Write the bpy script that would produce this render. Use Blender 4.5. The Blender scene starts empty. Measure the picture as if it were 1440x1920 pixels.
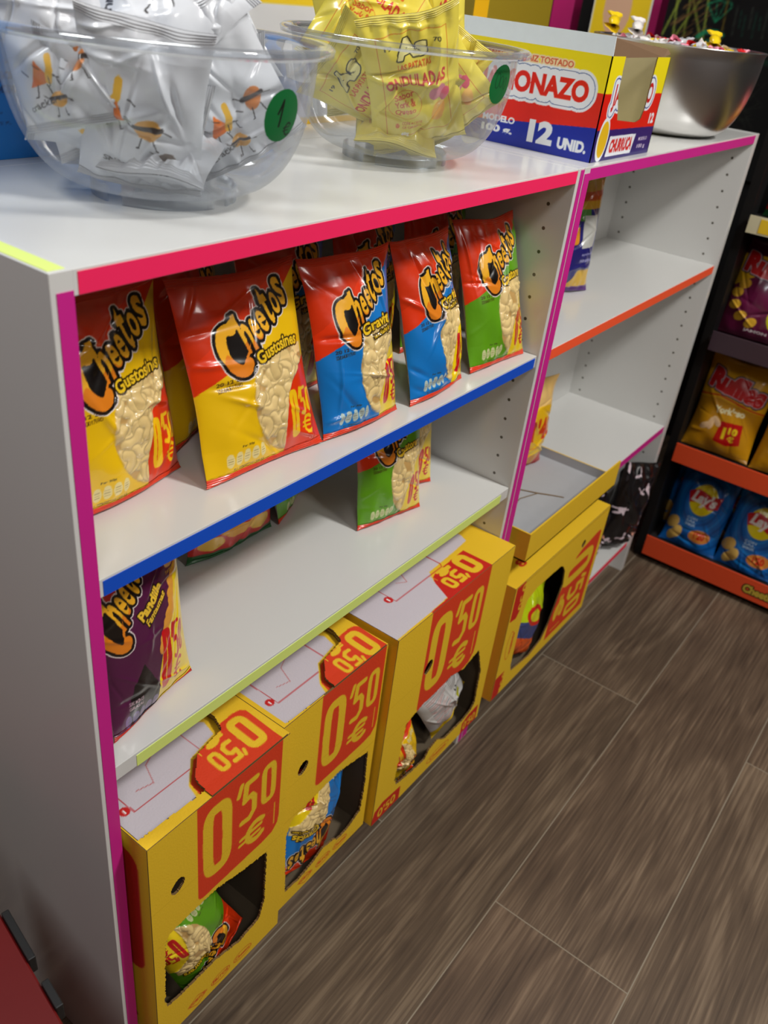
import bpy, bmesh, math, random
import numpy as np
from mathutils import Matrix, Vector
S = bpy.context.scene
COL = S.collection
# ---------------------------------------------------------------- camera
def rmat(ax, a):
    return Matrix.Rotation(a, 3, ax)
cam = bpy.data.cameras.new('camera'); co = bpy.data.objects.new('camera', cam); COL.objects.link(co)
Rc = rmat('Z', -.99414) @ rmat('X', 1.01489) @ rmat('Z', .12514)
co.matrix_world = Matrix.Translation((-.31723, -.48439, 1.24552)) @ Rc.to_4x4()
cam.sensor_fit = 'HORIZONTAL'; cam.sensor_width = 36; cam.lens = 1604.62*36/1440
cam.clip_start = .02
cam.dof.use_dof = True; cam.dof.focus_distance = .95; cam.dof.aperture_fstop = 9
S.camera = co
# ---------------------------------------------------------------- world, lamps, exposure
w = bpy.data.worlds.new('world'); S.world = w; w.use_nodes = True
w.node_tree.nodes['Background'].inputs[0].default_value = (.9, .95, 1, 1)
w.node_tree.nodes['Background'].inputs[1].default_value = .03
S.view_settings.view_transform = 'Standard'; S.view_settings.look = 'None'
S.view_settings.gamma = 1; S.view_settings.exposure = 0
S.view_settings.use_curve_mapping = False
def lamp(name, loc, target, sx, sy, power, col=(1, .97, .93)):
    l = bpy.data.lights.new(name, 'AREA'); l.shape = 'RECTANGLE'; l.size = sx; l.size_y = sy; l.energy = power; l.color = col
    o = bpy.data.objects.new(name, l); COL.objects.link(o); o.location = loc
    o.rotation_euler = (Vector(target)-Vector(loc)).to_track_quat('-Z', 'Y').to_euler()
    return o
lamp('ceiling_lamp_main', (.95, -1.35, 2.6), (.8, .1, .9), .26, .26, 38, (1, .985, .95))
lamp('ceiling_lamp_left', (-1.0, -1.2, 2.6), (.1, .1, .9), .4, .4, 10, (1, .96, .93))
lamp('ceiling_lamp_back', (.9, .95, 2.6), (.9, .2, 1.), .4, .4, 7, (.95, 1, 1))
lamp('ceiling_lamp_side', (-.75, .5, 2.6), (.4, .15, 1.), .4, .4, 14, (.97, 1, 1))
lamp('ceiling_lamp_aisle', (.2, -2.4, 2.6), (.6, -.4, .2), .5, .5, 12, (1, .95, .9))

# ---------------------------------------------------------------- helpers
def lin(c):
    return tuple(((x/255)/12.92 if x/255 <= .04045 else (((x/255)+.055)/1.055)**2.4) for x in c)
def principled(name):
    m = bpy.data.materials.new(name); m.use_nodes = True
    return m, m.node_tree, m.node_tree.nodes['Principled BSDF']
def setin(b, **k):
    for n, v in k.items():
        b.inputs[n.replace('_', ' ')].default_value = v
def mat(name, rgb, rough=.5, metal=0, coat=0, noise=.04, bump=0, scale=60, spec=.5):
    m, t, b = principled(name)
    c = lin(rgb)
    nz = t.nodes.new('ShaderNodeTexNoise'); nz.inputs['Scale'].default_value = scale; nz.inputs['Detail'].default_value = 3
    geo = t.nodes.new('ShaderNodeTexCoord'); t.links.new(geo.outputs['Object'], nz.inputs['Vector'])
    mx = t.nodes.new('ShaderNodeMix'); mx.data_type = 'RGBA'
    mx.inputs[6].default_value = tuple(x*(1-noise) for x in c)+(1,); mx.inputs[7].default_value = tuple(min(1, x*(1+noise)) for x in c)+(1,)
    t.links.new(nz.outputs[0], mx.inputs[0]); t.links.new(mx.outputs[2], b.inputs['Base Color'])
    setin(b, Roughness=rough, Metallic=metal, Coat_Weight=coat, Coat_Roughness=.1, Specular_IOR_Level=spec)
    if bump:
        bp = t.nodes.new('ShaderNodeBump'); bp.inputs['Strength'].default_value = bump; bp.inputs['Distance'].default_value = .002
        t.links.new(nz.outputs[0], bp.inputs['Height']); t.links.new(bp.outputs[0], b.inputs['Normal'])
    return m
def mat_art(name, rough=.5, coat=0, bump=0, scale=90, spec=.5, gain=1, cr=.08):
    m, t, b = principled(name)
    a = t.nodes.new('ShaderNodeVertexColor'); a.layer_name = 'Col'
    t.links.new(a.outputs[0], b.inputs['Base Color'])
    setin(b, Roughness=rough, Coat_Weight=coat, Coat_Roughness=cr, Specular_IOR_Level=spec)
    if bump:
        geo = t.nodes.new('ShaderNodeTexCoord')
        nz = t.nodes.new('ShaderNodeTexNoise'); nz.inputs['Scale'].default_value = scale; nz.inputs['Detail'].default_value = 2
        t.links.new(geo.outputs['Object'], nz.inputs['Vector'])
        bp = t.nodes.new('ShaderNodeBump'); bp.inputs['Strength'].default_value = bump; bp.inputs['Distance'].default_value = .003
        t.links.new(nz.outputs[0], bp.inputs['Height']); t.links.new(bp.outputs[0], b.inputs['Normal'])
        if coat: t.links.new(bp.outputs[0], b.inputs['Coat Normal'])
    return m
def tag(o, label=None, cat=None, group=None, kind=None):
    for k, v in (('label', label), ('category', cat), ('group', group), ('kind', kind)):
        if v: o[k] = v
    return o
def thing(name, label, cat, loc=(0, 0, 0), rz=0, group=None):
    o = bpy.data.objects.new(name, None); COL.objects.link(o); o.location = loc; o.rotation_euler = (0, 0, rz)
    o.empty_display_size = .05
    return tag(o, label, cat, group)
def mesh(name, V, F, mats, parent=None, smooth=False, mi=None):
    me = bpy.data.meshes.new(name); me.from_pydata([tuple(map(float, v)) for v in V], [], [tuple(map(int, f)) for f in F])
    for m in (mats if isinstance(mats, (list, tuple)) else [mats]): me.materials.append(m)
    if mi is not None: me.polygons.foreach_set('material_index', np.array(mi, dtype=np.int32))
    if smooth: me.polygons.foreach_set('use_smooth', np.ones(len(me.polygons), dtype=bool))
    me.update()
    o = bpy.data.objects.new(name, me); COL.objects.link(o); o.parent = parent
    return o
class MB:
    def __init__(s): s.V = []; s.F = []; s.M = []
    def add(s, V, F, m=0):
        n = len(s.V); s.V += [tuple(v) for v in V]; s.F += [tuple(i+n for i in f) for f in F]; s.M += [m]*len(F)
    def box(s, a, b, m=0):
        x0, y0, z0 = a; x1, y1, z1 = b
        s.add([(x0, y0, z0), (x1, y0, z0), (x1, y1, z0), (x0, y1, z0), (x0, y0, z1), (x1, y0, z1), (x1, y1, z1), (x0, y1, z1)],
              [(0, 3, 2, 1), (4, 5, 6, 7), (0, 1, 5, 4), (1, 2, 6, 5), (2, 3, 7, 6), (3, 0, 4, 7)], m)
    def tube(s, P, r, n=8, m=0):
        P = [Vector(p) for p in P]; V = []; F = []
        for i, p in enumerate(P):
            d = (P[min(i+1, len(P)-1)]-P[max(i-1, 0)]).normalized()
            a = d.orthogonal().normalized(); b = d.cross(a)
            for k in range(n):
                t = 2*math.pi*k/n; V.append(p+r*(math.cos(t)*a+math.sin(t)*b))
        for i in range(len(P)-1):
            for k in range(n): F.append((i*n+k, i*n+(k+1) % n, (i+1)*n+(k+1) % n, (i+1)*n+k))
        F.append(tuple(range(n))[::-1]); F.append(tuple((len(P)-1)*n+k for k in range(n)))
        s.add(V, F, m)
    def disc(s, c, r, ax, n=10, m=0, flip=1):
        V = [c]+[(c[0], c[1]+r*math.cos(2*math.pi*k/n), c[2]+r*math.sin(2*math.pi*k/n)) if ax == 'x' else
                 ((c[0]+r*math.cos(2*math.pi*k/n), c[1], c[2]+r*math.sin(2*math.pi*k/n)) if ax == 'y' else (c[0]+r*math.cos(2*math.pi*k/n), c[1]+r*math.sin(2*math.pi*k/n), c[2])) for k in range(n)]
        s.add(V, [(0, 1+k, 1+(k+1) % n) for k in range(n)], m)
    def build(s, name, mats, parent=None, smooth=False, bevel=0):
        o = mesh(name, s.V, s.F, mats, parent, smooth, s.M)
        if bevel:
            md = o.modifiers.new('bevel', 'BEVEL'); md.width = bevel; md.segments = 2; md.limit_method = 'ANGLE'
        return o
def lathe(prof, n=96):
    V = []; F = []
    for (r, z) in prof:
        for k in range(n): t = 2*math.pi*k/n; V.append((r*math.cos(t), r*math.sin(t), z))
    for i in range(len(prof)-1):
        for k in range(n): F.append((i*n+k, i*n+(k+1) % n, (i+1)*n+(k+1) % n, (i+1)*n+k))
    return V, F

# ---------------------------------------------------------------- canvas: printed artwork drawn as coloured vertices
_T = {}
def text_tris(s, bold=0.0, shear=0.0):
    key = (s, bold, shear)
    if key not in _T:
        c = bpy.data.curves.new('t', 'FONT'); c.body = s; c.offset = bold; c.shear = shear; c.resolution_u = 4
        o = bpy.data.objects.new('t', c); COL.objects.link(o)
        dg = bpy.context.evaluated_depsgraph_get(); me = o.evaluated_get(dg).to_mesh(); me.calc_loop_triangles()
        V = np.array([v.co[:2] for v in me.vertices]).reshape(-1, 2); T = np.array([t.vertices[:] for t in me.loop_triangles]).reshape(-1, 3)
        o.evaluated_get(dg).to_mesh_clear(); bpy.data.objects.remove(o); bpy.data.curves.remove(c)
        if len(V): V = (V-V.min(0))/(V.max(0)-V.min(0)).max(); V = V/np.maximum(V.max(0), 1e-6)
        _T[key] = (V, T)
    return _T[key]
class Canvas:
    def __init__(s, x0, x1, y0, y1, res, bg=(255, 255, 255), ss=2):
        s.x0, s.x1, s.y0, s.y1 = x0, x1, y0, y1
        s.nx = max(2, int(round((x1-x0)/res))); s.ny = max(2, int(round((y1-y0)/res))); s.ss = ss
        s.W = s.nx*ss; s.H = s.ny*ss; s.dx = (x1-x0)/s.W; s.dy = (y1-y0)/s.H
        s.X, s.Y = np.meshgrid(x0+(np.arange(s.W)+.5)*s.dx, y0+(np.arange(s.H)+.5)*s.dy)
        s.c = np.empty((s.H, s.W, 3)); s.c[:] = np.array(bg)/255.; s.a = np.ones((s.H, s.W)); s.h = np.zeros((s.H, s.W))
    def fill(s, m, rgb, al=1.):
        if rgb is None: return
        if al >= 1: s.c[m] = np.array(rgb)/255.
        else: s.c[m] = s.c[m]*(1-al)+np.array(rgb)/255.*al
    def tri(s, m, P):
        for t in P:
            a0 = max(int((t[:, 0].min()-s.x0)/s.dx)-1, 0); a1 = min(int((t[:, 0].max()-s.x0)/s.dx)+2, s.W)
            b0 = max(int((t[:, 1].min()-s.y0)/s.dy)-1, 0); b1 = min(int((t[:, 1].max()-s.y0)/s.dy)+2, s.H)
            if a1 <= a0 or b1 <= b0: continue
            X = s.X[b0:b1, a0:a1]; Y = s.Y[b0:b1, a0:a1]
            e = [(t[(i+1) % 3, 0]-t[i, 0])*(Y-t[i, 1])-(t[(i+1) % 3, 1]-t[i, 1])*(X-t[i, 0]) for i in range(3)]
            m[b0:b1, a0:a1] |= ((e[0] >= 0) & (e[1] >= 0) & (e[2] >= 0)) | ((e[0] <= 0) & (e[1] <= 0) & (e[2] <= 0))
        return m
    def poly(s, pts, rgb=None, al=1.):
        P = np.array(pts, float); m = np.zeros((s.H, s.W), bool); n = len(P)
        for i in range(n):
            x1, y1 = P[i]; x2, y2 = P[(i+1) % n]
            if y1 == y2: continue
            c = ((s.Y >= min(y1, y2)) & (s.Y < max(y1, y2))); xi = x1+(s.Y-y1)*(x2-x1)/(y2-y1)
            m ^= c & (s.X < xi)
        s.fill(m, rgb, al); return m
    def ell(s, cx, cy, rx, ry, rgb=None, rot=0, al=1., bump=0):
        c, d = math.cos(rot), math.sin(rot); X = s.X-cx; Y = s.Y-cy
        q = ((X*c+Y*d)/rx)**2+((-X*d+Y*c)/ry)**2; m = q < 1; s.fill(m, rgb, al)
        if bump: s.h = np.maximum(s.h, np.sqrt(np.clip(1-q, 0, 1))*bump)
        return m
    def stroke(s, pts, wd, rgb=None, al=1., close=False):
        m = np.zeros((s.H, s.W), bool); P = list(pts)+([pts[0]] if close else [])
        for (ax, ay), (bx, by) in zip(P[:-1], P[1:]):
            L = (bx-ax)**2+(by-ay)**2+1e-12; t = np.clip(((s.X-ax)*(bx-ax)+(s.Y-ay)*(by-ay))/L, 0, 1)
            m |= (s.X-ax-t*(bx-ax))**2+(s.Y-ay-t*(by-ay))**2 < (wd/2)**2
        s.fill(m, rgb, al); return m
    def rrect(s, x0, y0, x1, y1, r, rgb=None, al=1.):
        cx, cy = (x0+x1)/2, (y0+y1)/2; qx = np.maximum(abs(s.X-cx)-(abs(x1-x0)/2-r), 0); qy = np.maximum(abs(s.Y-cy)-(abs(y1-y0)/2-r), 0)
        m = qx**2+qy**2 < r*r; s.fill(m, rgb, al); return m
    def text(s, t, x, y, wd, ht, rot=0, rgb=(0, 0, 0), bold=.02, shear=0, arc=0, out=None, ow=0, out2=None, ow2=0, warp=None):
        V, T = text_tris(t, bold, shear)
        if not len(T): return None
        P = V*[wd, ht]
        if warp: P = warp(P, wd, ht)
        if arc:
            th = (P[:, 0]-wd/2)/arc; P = np.stack([wd/2+(arc+P[:, 1])*np.sin(th), (arc+P[:, 1])*np.cos(th)-arc], 1) if arc > 0 else \
                np.stack([wd/2+(arc+P[:, 1])*np.sin(th), (arc+P[:, 1])*np.cos(th)-arc], 1)
        c, d = math.cos(rot), math.sin(rot); P = np.stack([x+P[:, 0]*c-P[:, 1]*d, y+P[:, 0]*d+P[:, 1]*c], 1)
        m = s.tri(np.zeros((s.H, s.W), bool), P[T])
        if out2: s.fill(s.dil(m, ow+ow2), out2)
        if out: s.fill(s.dil(m, ow), out)
        s.fill(m, rgb); return m
    def dil(s, m, r):
        n = int(round(r/s.dx)); ny = int(round(r/s.dy))
        if n < 1: return m
        o = m.copy(); H, W = m.shape
        for j in range(-ny, ny+1):
            k = int(round(n*math.sqrt(max(0, 1-(j/max(ny, 1))**2)))); a = m[max(0, -j):H-max(0, j)]; r_ = o[max(0, j):H+min(0, j)]
            cs = np.concatenate([np.zeros((a.shape[0], 1), int), np.cumsum(a, 1)], 1)
            hi = np.clip(np.arange(W)+k+1, 0, W); lo = np.clip(np.arange(W)-k, 0, W)
            r_ |= (cs[:, hi]-cs[:, lo]) > 0
        return o
    def down(s):
        f = lambda a: a.reshape((s.ny, s.ss, s.nx, s.ss)+a.shape[2:]).mean((1, 3))
        return f(s.c), f(s.a), f(s.h)
    def sample(s, U, V, arr):
        i = np.clip((U*s.nx).astype(int), 0, s.nx-1); j = np.clip((V*s.ny).astype(int), 0, s.ny-1); return arr[j, i]
def setcol(me, rgb):
    a = me.color_attributes.new('Col', 'FLOAT_COLOR', 'POINT'); c = np.clip(rgb, 0, 1)
    c = np.where(c <= .04045, c/12.92, ((c+.055)/1.055)**2.4)
    a.data.foreach_set('color', np.concatenate([c, np.ones((len(c), 1))], 1).ravel().astype(np.float32))
def canvas_panel(name, cv, fn, mats, parent=None, thick=0, off=-1, flip=False):
    """a flat printed panel: fn(X,Y) -> xyz arrays"""
    c, a, h = cv.down(); nx, ny = cv.nx, cv.ny
    X, Y = np.meshgrid(np.linspace(cv.x0, cv.x1, nx), np.linspace(cv.y0, cv.y1, ny))
    x, y, z = fn(X, Y); V = np.stack([np.broadcast_to(q, X.shape) for q in (x, y, z)], -1).reshape(-1, 3)
    idx = np.arange(nx*ny).reshape(ny, nx)
    F = np.stack([idx[:-1, :-1], idx[:-1, 1:], idx[1:, 1:], idx[1:, :-1]], -1).reshape(-1, 4)
    keep = (a[:-1, :-1] > .5).ravel() & (a[1:, 1:] > .5).ravel(); F = F[keep]
    if flip: F = F[:, ::-1]
    used = np.zeros(len(V), bool); used[F.ravel()] = True; rm = np.cumsum(used)-1
    me = bpy.data.meshes.new(name); me.from_pydata(V[used].tolist(), [], rm[F].tolist())
    for m in mats: me.materials.append(m)
    setcol(me, c.reshape(-1, 3)[used]); me.update()
    o = bpy.data.objects.new(name, me); COL.objects.link(o); o.parent = parent
    if thick:
        md = o.modifiers.new('thickness', 'SOLIDIFY'); md.thickness = thick; md.offset = off
        md.material_offset = 1; md.material_offset_rim = 2
    return o

# ================================================================ MATERIALS
M_white = mat('white_melamine', (218, 218, 215), .22, noise=.01, scale=8, coat=.15)
def peg_mat():
    m = mat('white_melamine_drilled', (218, 218, 215), .22, noise=.01, scale=8, coat=.15); t = m.node_tree; N = t.nodes; L = t.links; b = N['Principled BSDF']
    tc = N.new('ShaderNodeTexCoord'); sp = N.new('ShaderNodeSeparateXYZ'); L.new(tc.outputs['Object'], sp.inputs[0])
    def mt(op, a, b_, c=None):
        n = N.new('ShaderNodeMath'); n.operation = op
        for i, v in enumerate((a, b_, c)):
            if v is None: continue
            if isinstance(v, (int, float)): n.inputs[i].default_value = v
            else: L.new(v, n.inputs[i])
        return n.outputs[0]
    fz = mt('MULTIPLY', mt('SUBTRACT', mt('FRACT', mt('MULTIPLY_ADD', sp.outputs[2], 1/.032, .5-.9796/.032+31), 0), .5), .032)
    y1 = mt('ABSOLUTE', mt('SUBTRACT', sp.outputs[1], .033), 0); y2 = mt('ABSOLUTE', mt('SUBTRACT', sp.outputs[1], .228), 0); y = mt('MINIMUM', y1, y2)
    r = mt('SQRT', mt('ADD', mt('MULTIPLY', fz, fz), mt('MULTIPLY', y, y)), 0)
    h = mt('MULTIPLY', mt('LESS_THAN', r, .0025), mt('LESS_THAN', mt('ABSOLUTE', mt('SUBTRACT', sp.outputs[2], .57), 0), .445))
    mx = N.new('ShaderNodeMix'); mx.data_type = 'RGBA'; L.new(h, mx.inputs[0]); L.new(b.inputs['Base Color'].links[0].from_socket, mx.inputs[6]); mx.inputs[7].default_value = lin((84, 79, 66))+(1,)
    L.new(mx.outputs[2], b.inputs['Base Color']); return m
M_peg = peg_mat()
M_edge = mat('white_edge_band', (214, 208, 210), .35, noise=.01)
M_hole = mat('peg_hole_dark', (70, 66, 50), .8)
def tape(n, c): return mat(n, c, .55, noise=.02, scale=30)
T_mag, T_red, T_blue, T_lime, T_orange = tape('magenta_tape', (208, 30, 142)), tape('pinkish_red_tape', (255, 36, 98)), tape('blue_tape', (0, 80, 205)), tape('lime_tape', (222, 240, 128)), tape('orange_tape', (255, 92, 50))
T_pinkred = tape('crimson_tape', (250, 48, 84))
M_kraft = mat('brown_kraft_card', (104, 90, 70), .85, noise=.06)
M_kraftd = mat('card_rim', (120, 92, 52), .9, noise=.2, scale=300)
M_cardart = mat_art('printed_card', .6, 0, .12, 400)
M_film = mat_art('printed_snack_film', .3, .55, .18, 45, cr=.1)
M_yel = mat('yellow_card', (238, 194, 40), .6)

# ================================================================ SETTING
def floor_mat():
    m, t, b = principled('wood_plank_floor')
    N = t.nodes; L = t.links
    tc = N.new('ShaderNodeTexCoord'); mp = N.new('ShaderNodeMapping'); L.new(tc.outputs['Object'], mp.inputs[0])
    mp.inputs['Location'].default_value = (.055, .0, 0)
    br = N.new('ShaderNodeTexBrick'); br.offset = .5; br.inputs['Scale'].default_value = 1
    br.inputs['Brick Width'].default_value = 1.2; br.inputs['Row Height'].default_value = .2315; br.inputs['Mortar Size'].default_value = .0011
    br.inputs['Mortar Smooth'].default_value = .3
    br.inputs['Color1'].default_value = (0, 0, 0, 1); br.inputs['Color2'].default_value = (1, 1, 1, 1); br.inputs['Mortar'].default_value = (.5, .5, .5, 1)
    L.new(mp.outputs[0], br.inputs['Vector'])
    # grain, shifted per plank
    ad = N.new('ShaderNodeVectorMath'); ad.operation = 'MULTIPLY_ADD'; L.new(br.outputs['Color'], ad.inputs[0]); ad.inputs[1].default_value = (7, 5, 3); L.new(tc.outputs['Object'], ad.inputs[2])
    m2 = N.new('ShaderNodeMapping'); m2.inputs['Scale'].default_value = (1.3, 7, 1); L.new(ad.outputs[0], m2.inputs[0])
    n1 = N.new('ShaderNodeTexNoise'); n1.inputs['Scale'].default_value = 1.6; n1.inputs['Detail'].default_value = 3; n1.inputs['Distortion'].default_value = .9; L.new(m2.outputs[0], n1.inputs[0])
    ma = N.new('ShaderNodeMath'); ma.operation = 'MULTIPLY'; ma.inputs[1].default_value = 26; L.new(n1.outputs[0], ma.inputs[0])
    sn = N.new('ShaderNodeMath'); sn.operation = 'SINE'; L.new(ma.outputs[0], sn.inputs[0])
    m3 = N.new('ShaderNodeMapping'); m3.inputs['Scale'].default_value = (7, 240, 1); L.new(ad.outputs[0], m3.inputs[0])
    n2 = N.new('ShaderNodeTexNoise'); n2.inputs['Scale'].default_value = 1; n2.inputs['Detail'].default_value = 4; L.new(m3.outputs[0], n2.inputs[0])
    n3 = N.new('ShaderNodeTexNoise'); n3.inputs['Scale'].default_value = 3.2; n3.inputs['Detail'].default_value = 3; L.new(ad.outputs[0], n3.inputs[0])
    c1 = N.new('ShaderNodeMath'); c1.operation = 'MULTIPLY_ADD'; L.new(sn.outputs[0], c1.inputs[0]); c1.inputs[1].default_value = .095; L.new(n2.outputs[0], c1.inputs[2])
    c2 = N.new('ShaderNodeMath'); c2.operation = 'MULTIPLY_ADD'; L.new(n3.outputs[0], c2.inputs[0]); c2.inputs[1].default_value = .55; L.new(c1.outputs[0], c2.inputs[2])
    rp = N.new('ShaderNodeValToRGB'); rp.color_ramp.elements[0].position = .0; rp.color_ramp.elements[1].position = 1.
    rp.color_ramp.elements[0].color = lin((70, 57, 48))+(1,); rp.color_ramp.elements[1].color = lin((154, 134, 113))+(1,)
    e = rp.color_ramp.elements.new(.5); e.color = lin((106, 89, 74))+(1,)
    sc = N.new('ShaderNodeMapRange'); sc.inputs['From Min'].default_value = .38; sc.inputs['From Max'].default_value = 1.22
    L.new(c2.outputs[0], sc.inputs[0]); L.new(sc.outputs[0], rp.inputs[0])
    pv = N.new('ShaderNodeMix'); pv.data_type = 'RGBA'; pv.blend_type = 'MULTIPLY'; pv.inputs[0].default_value = 1
    rp2 = N.new('ShaderNodeValToRGB'); rp2.color_ramp.elements[0].color = (.86, .88, .84, 1); rp2.color_ramp.elements[1].color = (1, .96, .92, 1); L.new(br.outputs['Color'], rp2.inputs[0])
    L.new(rp.outputs[0], pv.inputs[6]); L.new(rp2.outputs[0], pv.inputs[7])
    mo = N.new('ShaderNodeMix'); mo.data_type = 'RGBA'; L.new(br.outputs['Fac'], mo.inputs[0]); L.new(pv.outputs[2], mo.inputs[6]); mo.inputs[7].default_value = lin((150, 140, 122))+(1,)
    L.new(mo.outputs[2], b.inputs['Base Color'])
    bp = N.new('ShaderNodeBump'); bp.inputs['Strength'].default_value = .15; bp.inputs['Distance'].default_value = .001; L.new(c1.outputs[0], bp.inputs['Height']); L.new(bp.outputs[0], b.inputs['Normal'])
    setin(b, Roughness=.45, Specular_IOR_Level=.35)
    return m
def struct(name, a, b, m):
    q = MB(); q.box(a, b); o = q.build(name, [m]); o['kind'] = 'structure'; return o
struct('floor', (-3, -3.6, -.05), (2.5, 2.6, 0), floor_mat())
M_wallw = mat('painted_wall', (150, 140, 138), .8, noise=.03)
M_black = mat('black_wall_paint', (14, 13, 13), .75, noise=.2)
struct('wall_right', (2.5, -3.6, 0), (2.6, 2.6, 2.8), M_black)
struct('wall_back', (-3, 2.6, 0), (2.6, 2.7, 2.8), mat('wall_back_paint', (120, 60, 60), .8))
struct('wall_left', (-3.1, -3.6, 0), (-3, 2.7, 2.8), mat('wall_left_paint', (150, 70, 70), .8))
struct('wall_front', (-3.1, -3.7, 0), (2.6, -3.6, 2.8), M_wallw)
struct('ceiling', (-3.1, -3.7, 2.8), (2.6, 2.7, 2.9), mat('ceiling_paint', (190, 190, 190), .9))

# ================================================================ BOOKCASES
H, TS, DEP = 1.062, .0185, .28
def bookcase(label, x0, x1, shelves, group=None, tapes=(), left_top_tape=False, rz=0, loc=None):
    W = x1-x0
    r = thing('bookcase', label, 'bookcase', loc or (x0, 0, 0), rz, group)
    for sx, xi in ((0, TS), (W-TS, W-TS)):
        b = MB(); b.box((sx, 0, 0), (sx+TS, DEP, H))
        o = b.build('side_panel', [M_white, M_peg], r, bevel=.0006)
        for p in o.data.polygons:
            if p.normal.x*(1 if sx == 0 else -1) > .9: p.material_index = 1
    b = MB(); b.box((TS, .0005, H-TS), (W-TS, DEP, H-.0002)); b.build('top_panel', [M_white], r, bevel=.0006)
    b = MB(); b.box((TS, .2535, .02), (W-TS, .257, H-TS)); b.build('back_panel', [M_white], r)
    for z in shelves:
        b = MB(); b.box((TS+.0005, .003, z-TS), (W-TS-.0005, .2535, z)); b.build('shelf', [M_white], r, bevel=.0006)
    b = MB(); b.box((TS, .003, .0795), (W-TS, .2535, .098)); b.build('bottom_shelf', [M_white], r, bevel=.0006)
    b = MB(); b.box((TS, .035, 0), (W-TS, .05, .0795)); b.build('plinth', [M_white], r)
    for (nm, m, xa, xb, za, zb, y) in tapes:
        b = MB(); b.box((xa-x0, y-.0006, za), (xb-x0, y, zb)); o = b.build('edge_tape', [m], r); o['label'] = nm
    return r
X1, X2, X3, X4 = .001, .803, .8046, 1.6075
bc = bookcase('white bookcase on the left with yellow price cartons on its bottom shelf', X1, X2, (.8044, .581), tapes=(
    ('magenta tape down the left upright', T_mag, X1+.0045, X1+.0178, .0, 1.048, 0),
    ('pinkish red tape along the top', T_red, .0232, .7835, H-.0178, H-.0022, .0005),
    ('blue tape on the upper shelf edge', T_blue, .0245, .7795, .8044-.0178, .8044-.0026, .003),
    ('lime tape on the lower shelf edge', T_lime, .046, .7605, .581-.0182, .581-.0035, .003),
    ('magenta tape down the right upright', T_mag, X2-.0105, X2, .0, H-.002, 0)))
b = MB(); b.box((.0022, .004, H), (.0155, .28, H+.0004)); o = b.build('edge_tape', [T_lime], bc); o['label'] = 'pale lime tape on the left top edge'
bookcase('white bookcase on the right with orange taped shelf and card tray', X3, X4, (.8027, .4218), tapes=(
    ('magenta tape down the left upright', T_mag, X3+.0015, X3+TS, .0, H-.008, 0),
    ('magenta tape along the top', T_mag, X3+TS-.001, X4-TS-.003, H-.0175, H-.0025, .0005),
    ('orange tape on the upper shelf edge', T_orange, X3+TS, X4-TS-.002, .8027-.0172, .8027-.001, .003),
    ('magenta tape on the middle shelf edge', T_mag, X3+TS, X4-TS-.002, .4218-.0165, .4218-.001, .003),
    ('crimson tape on the bottom shelf edge', T_pinkred, X3+TS, X4-TS-.012, .082, .094, .003)))
bookcase('white bookcase standing back to back behind the left one', X1, X2, (.7,), rz=math.pi, loc=(X2, .5605, 0))
bookcase('white bookcase standing back to back behind the right one', X3, X4, (.7,), rz=math.pi, loc=(X4, .5605, 0))

# ================================================================ SNACK BAGS
YEL, RED, ORR = (242, 194, 14), (230, 56, 12), (220, 60, 16)
def puffs(cv, cond, seed, n=75, col=(238, 208, 142), dark=(200, 160, 96)):
    """window of the bag with cheese puffs behind it; the puffs push the film out"""
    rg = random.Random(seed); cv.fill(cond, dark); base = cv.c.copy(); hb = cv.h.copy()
    xs = cv.X[cond]; ys = cv.Y[cond]
    if not len(xs): return
    for k in range(n):
        i = rg.randrange(len(xs)); cx, cy = xs[i], ys[i]; a = rg.uniform(0, 6.28)
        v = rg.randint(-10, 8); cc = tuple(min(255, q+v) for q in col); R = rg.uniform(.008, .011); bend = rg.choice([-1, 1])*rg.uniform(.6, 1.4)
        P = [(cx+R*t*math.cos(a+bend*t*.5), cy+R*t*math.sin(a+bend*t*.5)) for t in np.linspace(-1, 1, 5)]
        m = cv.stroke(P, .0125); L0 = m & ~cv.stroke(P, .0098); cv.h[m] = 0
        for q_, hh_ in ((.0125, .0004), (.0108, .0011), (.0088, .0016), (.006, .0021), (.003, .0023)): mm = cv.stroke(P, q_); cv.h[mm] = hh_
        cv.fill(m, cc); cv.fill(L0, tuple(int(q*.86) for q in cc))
    cv.c = np.where(cond[..., None], cv.c, 0)+np.where(cond[..., None], 0, base_outside)
def puff_window(cv, cond, seed, **k):
    global base_outside
    base_outside = cv.c.copy(); h0 = cv.h.copy(); puffs(cv, cond, seed, **k)
    cv.h = np.where(cond, cv.h, h0)
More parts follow.
